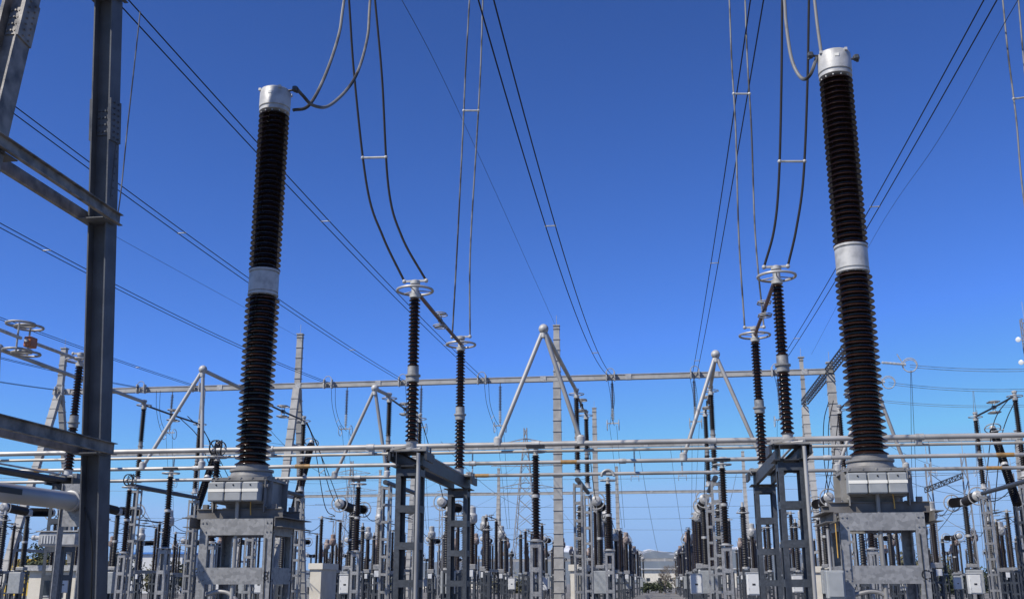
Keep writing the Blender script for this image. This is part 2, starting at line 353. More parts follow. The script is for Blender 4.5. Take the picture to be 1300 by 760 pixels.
# ------------------------------------------------------------------ the two big instrument transformers
def big_transformer():
    t = thing('instrument_transformer', '', 'transformer', (-5.77, 14.5, 0), 0, 'tall two-stage brown instrument transformers')
    fr = MB(); a, dd = .52, .44
    for sx in (-1,1):
        for sy in (-1,1):        # channel posts, web to the front
            x = sx*(a-.06); y = sy*dd
            fr.prism([(-.06,0),(.06,0),(.06,-.05*sy),(.05,-.05*sy),(.05,-.012*sy),(-.05,-.012*sy),(-.05,-.05*sy),(-.06,-.05*sy)] if sy>0 else [(-.06,0),(-.06,.05),(-.05,.05),(-.05,.012),(.05,.012),(.05,.05),(.06,.05),(.06,0)], (x,y,0), (x,y,2.56), (1,0,0))
            x2 = sx*a
            fr.box(*sorted((x2, x2-sx*.012)), *sorted((y-sy*.012, y-sy*.12)), 0, 2.56)
    for z0, z1 in ((2.34,2.56),(1.69,1.91),(1.0,1.2),(.3,.5)):
        for sy in (-1,1): fr.box(-a+.118, a-.118, *sorted((sy*(dd+.002), sy*(dd-.012))), z0, z1)
        for sx in (-1,1): fr.box(*sorted((sx*(a+.002), sx*(a-.012))), -dd+.118, dd-.118, z0, z1)
    for z0, z1 in ((2.34,2.56),(1.69,1.91),(1.0,1.2)):       # bolt groups where battens meet posts, weld lips below
        for sx in (-1,1):
            for zz in (z0+.05, z1-.05):
                for xx in (a-.03, a-.085): fr.bolt((sx*xx, -dd, zz), (0,-1,0), .012, .014)
                for yy in (dd-.04, dd-.09): fr.bolt((sx*a, -yy, zz), (sx,0,0), .012, .014); fr.bolt((sx*a, yy, zz), (sx,0,0), .012, .014)
    fr.build('support_frame', ZINC, t, ang=20)
    MB().tube([(.44,-dd-.012,2.3),(.45,-dd-.012,1.2),(.44,-dd-.012,0)], .006, 6).build('earth_strap', BLACK, t)
    be = MB()
    for sy in (-1,1):           # channels across the frame and the wings sticking out on both sides
        y = sy*.34
        be.box(-.62,.62,y-.01,y+.01,2.565,2.70).box(-.62,.62,y-.04,y+.04,2.562,2.575).box(-.62,.62,y-.04,y+.04,2.69,2.70)
    for sx in (-1,1):
        x = sx*.66
        be.box(x-.06,x+.06,-.60,.60,2.562,2.574).box(*sorted((x-sx*.06,x-sx*.05)),-.60,.60,2.45,2.56)
        be.box(x-.05,x+.05,-.58,.58,2.44,2.45)
    for sx in (-1,1):
        for sy in (-1,1): be.box(sx*.50-.035, sx*.50+.035, sy*.34-.035, sy*.34+.035, 2.70, 2.76)
    be.build('mounting_beams', BEAMP, t, ang=20)
    tk = MB(); tk.box(-.36,.36,-.36,.36,2.84,3.155).box(-.40,.40,-.40,.40,3.155,3.175).box(-.38,.38,-.38,.38,3.178,3.20)
    for sx in (-1,1):
        for sy in (-1,1):
            tk.box(*sorted((sx*.36,sx*.44)), *sorted((sy*.30,sy*.312)), 2.72, 3.155)
            tk.box(*sorted((sx*.362,sx*.374)), *sorted((sy*.34,sy*.42)), 2.72, 3.155)
        for k in range(-2,3): tk.bolt((sx*.395, k*.17, 3.20), (0,0,1), .015, .02); tk.bolt((k*.17, sx*.395, 3.175), (0,0,1), .015, .02)
        tk.bolt((sx*.374,-.38,3.08),(sx,0,0),.03,.03); tk.bolt((sx*.374,-.38,2.80),(sx,0,0),.02,.02)
    tk.lathe([(.34,2.84),(.30,2.74),(.14,2.64),(.12,2.58)][::-1], seg=24)
    tk.build('base_tank', TANK, t, ang=30)
    for i, x in enumerate((-.245,0,.245)):
        b = MB().cbev(x-.03, -.47, 2.99, .235, .20, .26, .014).build('terminal_box', BOXP, t, ang=20)
        MB().box(x-.03-.116, x-.03+.116, -.5745, -.5705, 2.985, 3.025).build('tape_stripe', CREAM, b)
        MB().sph((x-.03, -.573, 3.08), .012, 8, 5).build('seal', BLACK, b)
    MB().tube([(-.02,-.40,2.86),(-.02,-.40,2.7),(-.02,-.385,2.5),(-.02,-.385,.0)], .028, 10).build('conduit', ALU, t)
    MB().tube([(.17,-.40,2.86),(.175,-.41,2.78),(.18,-.395,2.68)], .008, 6).build('earth_wire', YELC, t)
    MB().tube(spline([(-.39,-.36,1.56),(-.2,-.37,1.60),(-.05,-.37,1.56),(.05,-.37,1.42),(.07,-.37,.9),(.07,-.37,0)]), .03, 10).build('conduit_elbow', ALU, t)
    MB().lathe([(.33,3.20),(.33,3.235),(.30,3.24),(.285,3.30),(.31,3.305),(.31,3.335),(.23,3.34),(.225,3.40)], seg=32).build('base_flange', TANK, t)
    MB().sheds(3.39, 5.91, 29, .252, .185, seg=40).build('lower_insulator', PORC, t, ang=40)
    cl = MB().lathe([(.19,5.90),(.205,5.91),(.226,5.915),(.226,5.945),(.205,5.95),(.205,5.965),(.221,5.97),(.221,6.25),(.205,6.255),(.205,6.27),(.228,6.275),(.228,6.305),(.19,6.31)], seg=36)
    for k in range(12): a=2*math.pi*k/12; cl.bolt((.205*math.cos(a), .205*math.sin(a), 6.305),(0,0,1),.012,.025); cl.bolt((.205*math.cos(a), .205*math.sin(a), 5.90),(0,0,1),.012,.025)
    cl.build('collar', CAST, t)
    MB().sheds(6.30, 8.88, 31, .236, .172, seg=40).build('upper_insulator', PORC, t, ang=40)
    hd = MB().lathe([(.17,8.86),(.195,8.87),(.235,8.885),(.235,8.93),(.222,8.935),(.222,8.955),(.24,8.96),(.24,9.235),(.225,9.26),(.12,9.29),(.05,9.30),(.045,9.335),(.01,9.34)], seg=36)
    for k in range(12): a=2*math.pi*k/12+.2; hd.bolt((.21*math.cos(a), .21*math.sin(a), 8.865),(0,0,-1),.011,.02)
    for k in range(4): a=math.pi/2*k+.6; hd.box(.245*math.cos(a)-.02,.245*math.cos(a)+.02,.245*math.sin(a)-.02,.245*math.sin(a)+.02,9.22,9.26)
    hd.build('head', CAST, t)
    MB().box(-.03,.03,-.2455,-.240,9.12,9.165).build('rating_plate', CREAM, t)
    for ch in t.children:
        if ch.name.split('.')[0] not in ('support_frame','mounting_beams','conduit','conduit_elbow','earth_strap'): ch.location.z = -.07
    return t
big = big_transformer()
bigr = clone(big, loc=(2.77, 14.5, 0), label='tall brown instrument transformer right of the aisle, small grey cabinet beside its frame')
big['label'] = 'tall brown instrument transformer on a frame marked 8, beside the left steel portal'
def term(parent, side, dy=0):
    MB().tube([(side*.2,dy,9.16),(side*.30,dy,9.17)], .018, 8).torus((side*.34,dy,9.18), .035, .018, (0,1,.3), 14, 6).cbev(side*.34,dy-.03,9.18,.07,.06,.07,.01).cyl((side*.36,dy+.02,9.13),(side*.36,dy+.02,9.21),.022,8).build('terminal', ZDARK, parent)
term(big, 1, -.05); term(bigr, -1, -.05); term(bigr, 1, .12)
def stencil(parent, ch, x, z, s=.13):
    cu = bpy.data.curves.new('stencil_mark', 'FONT'); cu.body = ch; cu.size = s; cu.extrude = .001; cu.align_x = 'CENTER'
    o = bpy.data.objects.new('tmp', cu); COL.objects.link(o); dg = bpy.context.evaluated_depsgraph_get()
    me = bpy.data.meshes.new_from_object(o.evaluated_get(dg)); bpy.data.objects.remove(o)
    me.materials.clear(); me.materials.append(BLACK)
    q = bpy.data.objects.new('stencil_mark', me); COL.objects.link(q); q.parent = parent; q.location = (x, -.4435, z); q.rotation_euler = (R(90),0,0)
stencil(big, '8', .465, 1.74, .17)
for o in bigr.children:
    if o.name.startswith('support_frame'): stencil(bigr, 'C', .465, 1.74, .17)
# cabinet and earthing rods on the right transformer's left leg
cabn = thing('control_cabinet', 'small grey control cabinet strapped to left leg of the right big transformer', 'cabinet', (2.77-.60, 14.0, 0))
MB().cbev(-.06,-.1,1.68,.22,.16,.34,.012).build('box', BOXP, cabn, ang=20)
MB().cbev(-.06,-.185,1.68,.18,.012,.29,.004).build('door', BOXP, cabn, ang=20)
MB().tube([(-.10,-.1,1.85),(-.10,-.1,2.35)], .018, 8).tube([(-.02,-.1,1.51),(-.02,-.1,0)], .018, 8).build('conduit', ALU, cabn)
MB().tube([(.0,-.11,2.42),(.0,-.11,2.0)], .007, 6).build('earth_wire', YELC, cabn)

# ------------------------------------------------------------------ centre-break disconnectors
def contact(parent, c, s=1, box=False):
    m_ = MB(); c = Vector(c)
    for dz in (-.17*s, .17*s):
        for dy in (-.09*s, .09*s): m_.torus(c+Vector((0,dy,dz)), .17*s, .016*s, seg=20, rs=6)
    for dy in (-.12*s,.12*s): m_.tube([c+Vector((0,dy,-.18*s)), c+Vector((0,dy,.18*s))], .012*s, 6)
    m_.tube([c+Vector((-.15*s,0,-.17*s)), c+Vector((.15*s,0,-.17*s))], .012*s, 6).tube([c+Vector((-.15*s,0,.17*s)), c+Vector((.15*s,0,.17*s))], .012*s, 6)
    o = m_.build('contact', GREYC, parent)
    if box: MB().cbev(c.x, c.y+.16*s, c.z-.01*s, .10*s, .15*s, .13*s, .02).build('contact_jaw', ORANGE, o)
    else: MB().cbev(c.x, c.y, c.z, .10*s, .20*s, .1*s, .01).build('contact_jaw', POLY, o)
def disconnector(zb, zt, gap, w, near=True, cs=1, cbox=False, inm=None, slim=False):
    """origin at the ground below pole A; pole B stands gap metres further back"""
    inm = inm or PORC; seg = 24 if near else 10
    t = thing('disconnector', '', 'disconnector')
    for y in (0, gap):
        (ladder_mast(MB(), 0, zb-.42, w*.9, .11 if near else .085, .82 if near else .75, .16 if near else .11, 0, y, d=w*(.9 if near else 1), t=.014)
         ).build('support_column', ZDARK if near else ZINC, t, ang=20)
    b = MB()
    for sx in (-1,1):
        b.box(sx*.24-.01, sx*.24+.01, -.45, gap+.45, zb-.40, zb-.12).box(*sorted((sx*.25, sx*.16)), -.45, gap+.45, zb-.412, zb-.402).box(*sorted((sx*.25, sx*.16)), -.45, gap+.45, zb-.118, zb-.108)
    for y in (0, gap): b.box(-.42,.42,y-.40,y+.40,zb-.106,zb-.09).box(-.38,.38,y-.38,y+.38,zb-.435,zb-.415)
    if slim:
        b = MB().tube([(-.2,-.3,zb-.18),(-.2,gap+.3,zb-.18)], .07, 10).tube([(.2,-.3,zb-.18),(.2,gap+.3,zb-.18)], .07, 10)
        for y in (0, gap): b.box(-.40,.40,y-.38,y+.38,zb-.106,zb-.09).box(-.3,.3,y-.3,y+.3,zb-.42,zb-.26)
    if not near: b = MB().tube([(0,-.3,zb-.28),(0,gap+.3,zb-.28)], .115, 12, .10)
    b.build('base_beam', ZBLK if near else ZDARK, t, ang=20)
    if near:
        MB().tube([(.16,-.2,zb-.03),(.16,gap+.2,zb-.03)], .028, 8).tube([(-.2,.1,zb-.02),(.3,-.3,zb-.02)], .022, 8).tube([(-.25,gap,zb-.02),(.3,gap-.25,zb-.02)], .022, 8).build('linkage', CAST, t)
        for y in (.05, gap-.05):       # crank box, bearing plates and stop bolts round each pole foot
            hw_ = MB().cbev(.30,y+.02,zb-.02,.16,.22,.16,.01).cbev(-.33,y-.1,zb-.03,.12,.3,.12,.01).box(-.30,.42,y-.36,y-.30,zb-.085,zb-.04).box(-.42,.30,y+.26,y+.33,zb-.085,zb-.03)
            hw_.cyl((-.36,y-.34,zb-.2),(-.36,y-.34,zb+.02),.03,8).cyl((.38,y+.30,zb-.25),(.38,y+.30,zb+.06),.025,8).bar((-.40,y-.4,zb-.05),(.1,y-.52,zb+.03),.05,.03,(0,0,1))
            hw_.build('crank_gear', TANK, t, ang=20)
            for sx in (-.43,.43): MB().cb(sx,y,zb-.2,.06,.84,.2).build('side_plate', ZBLK, t, ang=20)
        d = MB().box(-.16,.16,-.16,.16,zb-.09,zb-.03)
        MB().cyl((.28,-.46,0), (.28,-.46,zb-.15), .042, 12).build('drive_rod', ALU, t)
    H = zt-zb; zm = zb+H*.44
    for k, y in enumerate((0, gap)):
        r = .155 if near else .15
        MB().lathe([(.20,zb-.09),(.20,zb-.05),(.13,zb-.02),(.12,zb+.16),(.14,zb+.18)], (0,y,0), seg).build('pole_base', CAST, t)
        MB().sheds(zb+.17, zm-.10, 13, r, r*.62, (0,y,0), seg).build('lower_insulator', inm, t, ang=40)
        q = 1 if near else .72; MB().lathe([(.11,zm-.12),(.145*q,zm-.10),(.145*q,zm+.02),(.18*q,zm+.03),(.18*q,zm+.07),(.135*q,zm+.08),(.135*q,zm+.26),(.10,zm+.28)], (0,y,0), seg).build('collar', GREYC if near else TANK, t)
        MB().sheds(zm+.27, zt-.18, 18, r*.9, r*.55, (0,y,0), seg).build('upper_insulator', inm, t, ang=40)
        hd = MB().lathe([(.10,zt-.20),(.13,zt-.18),(.13,zt-.08),(.09,zt-.07),(.09,zt+.14),(.12,zt+.16),(.12,zt+.24),(.05,zt+.27)], (0,y,0), seg)
        if near:
            hd.bar((-.27,y,zt+.24), (.27,y,zt+.24), .05, .05, (0,1,0))
            for sx in (-1,1): hd.sph((sx*.27,y,zt+.24), .055, 10, 6)
        hd.build('head', CAST, t)
        q = MB(); ring_with_spokes(q, (0,y,zt), .43 if near else .34, .032 if near else .022, 3 if near else 2, 32 if near else 18, 8 if near else 5, a0=.4+k); q.build('corona_ring', ALU, t)
    for y0, y1 in ((.05, gap/2-.12), (gap-.05, gap/2+.12)):
        MB().tube([(0,y0,zt+.02),(0,y1,zt-.0)], .05 if near else .045, 10).build('arm', COPPER if (near and not cbox) else POLY if not near else CAST, t)
    contact(t, (0,gap/2,zt), cs, cbox)
    return t
dn = disconnector(4.72, 8.55, 6.05, .62)
dn.location = (-5.7, 24, 0)
dn2 = clone(dn, loc=(2.87, 24, 0))
dn['label'] = 'near two-pole disconnector with white corona rings, left of the aisle, on dark column supports'; dn2['label'] = 'near two-pole disconnector with white corona rings, right of the aisle, beside the right big transformer'
dn['group'] = dn2['group'] = 'near disconnectors with corona rings'
dl = disconnector(4.9, 8.5, 6.2, .7, True, 2.3, True, None, True); dl.location = (-18.0, 24.2, 0)
tag(dl, 'disconnector with big double contact rings and an orange jaw, behind the left steel portal', group='near disconnectors with corona rings')

FAR = []
PH = [-57.2,-51.2,-45.2, -39, -33, -24.2,-18.3,-12.15,-3.55,2.4,8.9,16.6,22.8,29,37.2,43.2,49.2]
def vis(x, y, z0=2, z1=6, mgn=30):
    a = pix((x,y,z1)); b = pix((x,y,z0)); return -mgn < a[0] < 1300+mgn and a[1] < 760
d2 = disconnector(6.35, 9.9, 6.3, .45, False, 1.5, False, PORF)
L2 = []
for i, (x, y) in enumerate(((-24.2,46.8),(-18.3,46.4),(-12.15,46.6),(-3.55,46.7),(2.4,46.7),(8.9,46.7),(16.2,50.1))):
    o = d2 if i == 0 else clone(d2); o.location = (x,y,0); L2.append(o); o['group'] = 'tall disconnectors behind the busbar tubes'
number(L2, 'tall two-pole disconnector on ladder masts', 'behind the busbar tubes', 8)

# ------------------------------------------------------------------ busbar tubes
def busbar(Y, z, r, label, bands, clamps, twin=0):
    t = thing('busbar_tube', label, 'busbar', (-4, Y, z), 0, 'long horizontal aluminium busbar tubes')
    MB().cyl((-66,0,0), (44,0,0), r, 18).build('tube', ALU, t)
    if twin: MB().cyl((-66,.3,-twin), (44,.3,-twin), r*.6, 14).build('lower_tube', ALU, t)
    for px in bands:
        x = at(px, 580, Y).x + 4; MB().cyl((x-.3,0,0), (x+.3,0,0), r+.006, 18).build('marker_band', BAND, t)
    for px in clamps:
        x = at(px, 580, Y).x + 4; m_ = MB().cyl((x-.13,0,0), (x+.13,0,0), r+.022, 14)
        if twin: m_.box(x-.06,x+.06,-.02,.33,-twin-.04,-.02)
        m_.build('clamp', CAST, t)
    return t
busbar(34.5, 6.13, .085, 'nearest and highest busbar tube, doubled by a thinner tube below it, crossing the whole yard', (), (342,680,905,1170,470), .20)
busbar(39.4, 6.07, .074, 'middle busbar tube with ochre bands, crossing the yard between two others', (55,385,722,1276), (250,918,600,1050,790))
busbar(45, 6.17, .074, 'lowest looking and farthest of the three near busbar tubes, ochre band beside the left disconnector', (612,1260), (165,455,773,1010,330))
# tall tube frames over the busbars carrying the link tubes
def bracket(ap, l0, l1, y_bus, zb, tail, label):
    t = thing('tube_frame', label, 'tube frame', (ap[0], ap[1], 0), 0, 'triangular tube frames standing on the busbars')
    o = Vector((ap[0], ap[1], 0)); A = Vector(ap)-o
    for x in (l0, l1):
        f = Vector((x, y_bus, zb))-o
        lg = MB().cyl(A+(f-A).normalized()*.15, f, .075, 12).build('leg', ALU, t)
        MB().lathe([(.12,-.12),(.14,-.1),(.14,.14),(.09,.2)], f, 12).build('clamp', CAST, lg)
    MB().sph(A+Vector((0,0,.02)), .17, 16, 10).cyl(A-Vector((0,0,.28)), A, .10, 12).build('apex_joint', CAST, t)
    tl = MB().cyl(A, Vector(tail)-o, .08, 12).sph(Vector(tail)-o, .12, 10, 6).build('link_tube', ALU, t)
bracket((-3.7,34.5,10.0), -5.26,-2.5, 34.5, 6.2, (-3.55,46.6,10.05), 'white triangular tube frame standing on nearest busbar in front of concrete gantry column')
bracket((-23.8,34.7,10.0), -25.6,-23.3, 34.5, 6.2, (-24.2,46.7,10.05), 'white triangular tube frame at the left edge, its link tube passing behind the steel portal')
bracket((2.28,39.5,10.0), .92,3.7, 39.4, 6.15, (2.4,46.6,10.05), 'white triangular tube frame just right of the aisle, left of the right disconnector')
bracket((-18.05,39.5,10.0), -20.2,-17.75, 39.4, 6.15, (-18.25,46.3,10.05), 'white triangular tube frame between the steel portal and the left big transformer')
bracket((-12.3,44.6,10.0), -14.1,-11.75, 45, 6.25, (-12.2,46.5,10.05), 'white triangular tube frame between the left big transformer and left near disconnector')
bracket((8.9,44.6,10.0), 7.3,10.0, 45, 6.25, (8.9,46.6,10.05), 'white triangular tube frame mostly hidden behind the right big transformer')

def post(zt, zb, cage=0):
    t = thing('post_insulator', '', 'post insulator')
    ladder_mast(MB(), 0, zb-.05, .36, .09, .75, .14).box(-.24,.24,-.24,.24,zb-.06,zb-.03).build('support', ZLIGHT, t, ang=20)
    MB().lathe([(.17,zb-.03),(.17,zb),(.11,zb+.03)], seg=14).build('base', CAST, t)
    zm = zb+(zt-zb)*.47
    MB().sheds(zb+.03, zm-.05, 14, .15, .09, seg=16).build('lower_insulator', PORF, t)
    MB().lathe([(.10,zm-.06),(.13,zm-.05),(.13,zm+.05),(.10,zm+.06)], seg=14).build('collar', CAST, t)
    MB().sheds(zm+.05, zt-.25, 14, .14, .085, seg=16).build('upper_insulator', PORF, t)
    q = MB().lathe([(.10,zt-.26),(.12,zt-.24),(.07,zt-.2),(.07,zt+.02)], seg=12); ring_with_spokes(q, (0,0,zt-.12), .33, .025, 3, 20, 6); q.build('corona_ring', CAST, t)
    c = MB()
    if cage == 1:
        for dx in (-.12,0,.12): c.torus((dx,0,zt+.2), .26, .02, (1,.35*(1 if dx>0 else -1 if dx<0 else 0),0), 22, 6)
        for dx in (-.2,.2): c.torus((0,dx,zt+.2), .24, .018, (.2,1,0), 22, 6)
    elif cage == 2:
        for dy in (-.09,.09): c.torus((0,dy,zt+.06), .26, .05, (0,1,0), 16, 8, a0=math.pi, a1=2*math.pi)
    else: c.box(-.3,.3,-.12,.12,zt+.0,zt+.1)
    c.build('tube_clamp', POLY if cage != 2 else CAST, t)
    return t
PT = {k: post(6.0, 3.05, k) for k in (0,1,2)}; used = set(); PL = []
for x, y, k in ((-4.0,34.5,0),(-15.0,34.5,1),(-27,34.5,0),(2.3,39.4,0),(-19.0,39.4,0),(13.6,39.4,0),(-2.15,45,2),(-13.0,45,0),(-23.6,45,1),(8.4,45,0),(17.2,45,1)):
    o = PT[k] if k not in used else clone(PT[k]); used.add(k); o.location = (x,y,0); o['group'] = 'post insulators under the busbar tubes'; PL.append(o)
number(PL, 'brown post insulator on ladder support', 'holding up a busbar tube', 5)

# ------------------------------------------------------------------ yard equipment standing behind the busbars
def current_transformer(cap=CAST):
    t = thing('current_transformer', '', 'transformer')
    ladder_mast(MB(), 0, 2.55, .5, .1, .7, .14).build('support', ZDARK, t, ang=20)
    MB().cbev(0,0,2.72,.6,.6,.32,.03).build('base_box', ZINC, t)
    MB().cbev(0,-.38,2.3,.34,.16,.4,.02).build('terminal_box', WHITE, t)
    MB().sheds(2.88, 5.45, 22, .2, .14, seg=12).build('insulator', PORF, t)
    MB().lathe([(.2,5.42),(.3,5.5),(.34,5.6),(.34,5.95),(.27,6.05),(.235,6.1),(.235,6.45),(.16,6.52),(.03,6.54)], seg=18).torus((0,-.34,5.75), .12, .03, (0,1,0), 14, 6).build('head', cap, t)
    MB().bar((0,-.6,5.75),(0,.6,5.75),.05,.05).build('terminal', CAST, t)
    return t
def breaker():
    t = thing('circuit_breaker', '', 'circuit breaker')
    ladder_mast(MB(), 0, 2.5, .6, .12, .8, .16).build('support', ZDARK, t, ang=20)
    MB().cbev(0,-.42,1.75,.8,.45,1.25,.03).build('mechanism_cabinet', BOXP, t)
    MB().cbev(0,0,2.6,.5,.5,.2,.02).build('base', ZINC, t)
    MB().sheds(2.7, 4.15, 16, .19, .12, seg=12).build('lower_insulator', POLY, t)
    MB().cyl((0,0,4.13),(0,0,4.27),.17,12).build('collar', CAST, t)
    MB().sheds(4.25, 5.75, 16, .18, .12, seg=12).build('upper_insulator', POLY, t)
    MB().cbev(0,0,5.98,.36,.6,.42,.08).build('head', CAST, t)
    for s in (-1,1):
        c = MB().sheds(.3, 2.45, 20, .27, .2, (0,0,6.02), 12, (0,s,.05)).build('chamber', POLY, t)
        e = (0, s*2.5, 6.14); q = MB().lathe([(.25,-.1),(.28,0),(.28,.12),(.15,.2)], e, 14, (0,s,.05))
        q.build('end_cap', CAST, c); MB().torus((0,s*2.55,6.14), .46, .035, (0,1,0), 20, 6).tube([(0,s*2.55,5.7),(0,s*2.55,6.58)], .02, 5).build('corona_ring', ALU, c)
    return t
def arrester():
    t = thing('surge_arrester', '', 'surge arrester')
    ladder_mast(MB(), 0, 2.4, .36, .08, .7, .12).build('support', ZDARK, t, ang=20)
    MB().cyl((0,0,2.4),(0,0,2.5),.18,10).build('base', CAST, t)
    MB().sheds(2.5, 5.5, 24, .18, .12, seg=10).build('insulator', POLY, t)
    MB().torus((0,0,5.2), .32, .025, seg=18, rs=6).cyl((0,0,5.48),(0,0,5.75),.07,8).tube([(-.32,0,5.2),(0,0,5.6),(.32,0,5.2)],.015,5).build('grading_ring', CAST, t)
    return t
def low_disconnector():
    t = thing('disconnector', '', 'disconnector')
    for y in (0,4.6): ladder_mast(MB(), 0, 2.5, .4, .09, .7, .13, 0, y).build('support_column', ZDARK, t, ang=20)
    MB().box(-.14,.14,-.3,4.9,2.5,2.68).build('base_beam', ZINC, t, ang=20)
    for y in (0,4.6):
        MB().sheds(2.7, 6.2, 30, .16, .10, (0,y,0), 10).build('insulator', PORF, t)
        MB().cyl((0,y,6.18),(0,y,6.42),.09,8).torus((0,y,6.3),.28,.025,seg=16,rs=5).build('head', CAST, t)
    for y0,y1 in ((0,2.2),(4.6,2.4)): MB().cyl((0,y0,6.34),(0,y1,6.34),.04,8).build('arm', POLY, t)
    contact(t, (0,2.3,6.34), 1.1)
    return t
def cabinet():
    t = thing('marshalling_cabinet', '', 'cabinet')
    MB().cbev(0,0,1.65,.62,.4,1.0,.03).box(-.34,.34,-.23,.23,2.15,2.18).build('box', WHITE, t)
    MB().cbev(0,-.21,1.65,.52,.02,.88,.01).box(-.25,-.23,-.235,-.222,1.4,1.5).box(-.25,-.23,-.235,-.222,1.8,1.9).box(.2,.22,-.24,-.222,1.6,1.72).build('door', WHITE, t)
    MB().box(-.07,.07,-.232,-.222,1.6,1.68).build('plate', BLACK, t)
    for sx in (-.26,.26): MB().box(sx-.04,sx+.04,-.15,.15,0,1.15).build('leg', ZDARK, t)
    return t
def row(proto, Y, group, base, tail, xs=PH, dx=0, z=6, skip=(), state={}, jit=.25):
    L = []
    for i, x in enumerate(xs):
        if i in skip: continue
        X = x+dx+random.uniform(-jit,jit)*.5; y = Y+random.uniform(-jit,jit)
        if not vis(X, Y) or -3.4 < X < 2.3: continue
        if id(proto) in state: o = clone(proto)
        else: o = proto; state[id(proto)] = 1
        o.location = (X,y,0); o['group'] = group; L.append(o)
    number(L, base, tail, z); return L
CT, CTR, BK, SA, LD, CB = current_transformer(), current_transformer(RUST), breaker(), arrester(), low_disconnector(), cabinet()
row(BK, 62, 'circuit breakers before the first gantry', 'T-shaped dark circuit breaker with corona rings', 'before the first gantry')
row(CT, 68.5, 'white-capped transformers before the first gantry', 'brown current transformer with white domed cap', 'before the first gantry')
row(LD, 75, 'low disconnectors before the first gantry', 'low two-pole disconnector with dark insulators', 'just before the first gantry')
row(SA, 86, 'surge arresters under the first gantry', 'dark ringed surge arrester', 'under the first gantry', dx=.8)
row(LD, 96, 'low disconnectors beyond the first gantry', 'low two-pole disconnector', 'beyond the first gantry')
row(CTR, 106, 'rust-capped transformers beyond the first gantry', 'current transformer with rusty brown cap', 'beyond the first gantry')
row(BK, 113, 'circuit breakers beyond the first gantry', 'T-shaped circuit breaker', 'beyond the first gantry')
row(LD, 122, 'low disconnectors before the second gantry', 'small two-pole disconnector', 'before the second gantry')
row(SA, 131, 'surge arresters before the second gantry', 'thin dark surge arrester', 'before the second gantry')
row(CTR, 146, 'rust-capped transformers beyond the second gantry', 'small rust-capped current transformer', 'beyond the second gantry')
row(LD, 158, 'low disconnectors beyond the second gantry', 'tiny two-pole disconnector', 'beyond the second gantry')
row(BK, 172, 'circuit breakers beyond the second gantry', 'tiny T-shaped circuit breaker', 'beyond the second gantry')
row(SA, 56.5, 'surge arresters behind the tall disconnectors', 'dark surge arrester with ring', 'close behind the tall disconnectors', dx=1.9)
row(SA, 72, 'surge arresters among the transformers', 'thin ringed arrester', 'beside the white-capped transformers', dx=-2)
row(LD, 82, 'low disconnectors offset under the first gantry', 'two-pole disconnector offset from its neighbours', 'under the first gantry', dx=2.6)
row(CT, 92, 'white-capped transformers under the first gantry', 'smaller white-capped current transformer', 'under the first gantry', dx=-1.5)
row(SA, 101, 'surge arresters beyond the first gantry', 'small surge arrester', 'beyond the first gantry', dx=2.2)
row(CTR, 118, 'transformers before the second gantry', 'small brown transformer', 'midway to the second gantry', dx=1.4)
row(LD, 128, 'low disconnectors at the second gantry', 'small two-pole disconnector', 'at the feet of the second gantry', dx=-2.4)
row(CTR, 152, 'transformers past the second gantry', 'tiny dull-capped transformer', 'past the second gantry', dx=2)
row(SA, 166, 'surge arresters past the second gantry', 'tiny dark arrester', 'past the second gantry', dx=-1.4)
row(LD, 184, 'low disconnectors before the third gantry', 'tiny disconnector', 'just before the third gantry', dx=1)
row(BK, 205, 'circuit breakers past the third gantry', 'tiny circuit breaker', 'past the third gantry')
AI = []
for Y, dx, pr in ((54.5,.5,SA),(57.5,-.6,SA),(65.5,.7,LD),(72,-.5,SA),(78.5,.8,CT),(84,-.7,LD),(90,.9,SA),(99,-.6,CT),(104,.8,SA),(110,-.8,LD),(116,.7,SA),(121,-.6,CTR),(126,.6,SA),(135,.3,LD),(142,-.5,SA),(150,.6,LD)):
    for x in (-3.55, 2.4, -12.15, 9.2):
        if pr is LD and x in (-12.15, 9.2): continue
        o = clone(pr); sgn = 1 if x > 0 else -1; o.location = (x+sgn*(abs(dx) if x in (-3.55,2.4) else dx), Y, 0); AI.append(o); o['group'] = 'machines lining the aisle'
number(AI, 'dark insulated machine', 'in the dense files lining the aisle', 5)
# cabinets along the aisle and between the bays
CL = []
for i, (px, py, Y) in enumerate(((883,716,58),(888,728,92),(957,716,78),(956,731,52),(1012,735,66),(85,720,64),(570,726,88),(735,724,110),(760,730,70),(440,716,57),(478,724,95),(1148,730,80),(1235,722,58),(1215,735,100),(690,725,84),(650,738,96),(330,742,60),(280,735,90))):
    o = CB if i == 0 else clone(CB); p = at(px, py, Y); o.location = (p.x, Y, 0); o['group'] = 'white cabinets among the equipment'; CL.append(o)
number(CL, 'white marshalling cabinet with door and small plate', 'standing among the yard supports', 2)

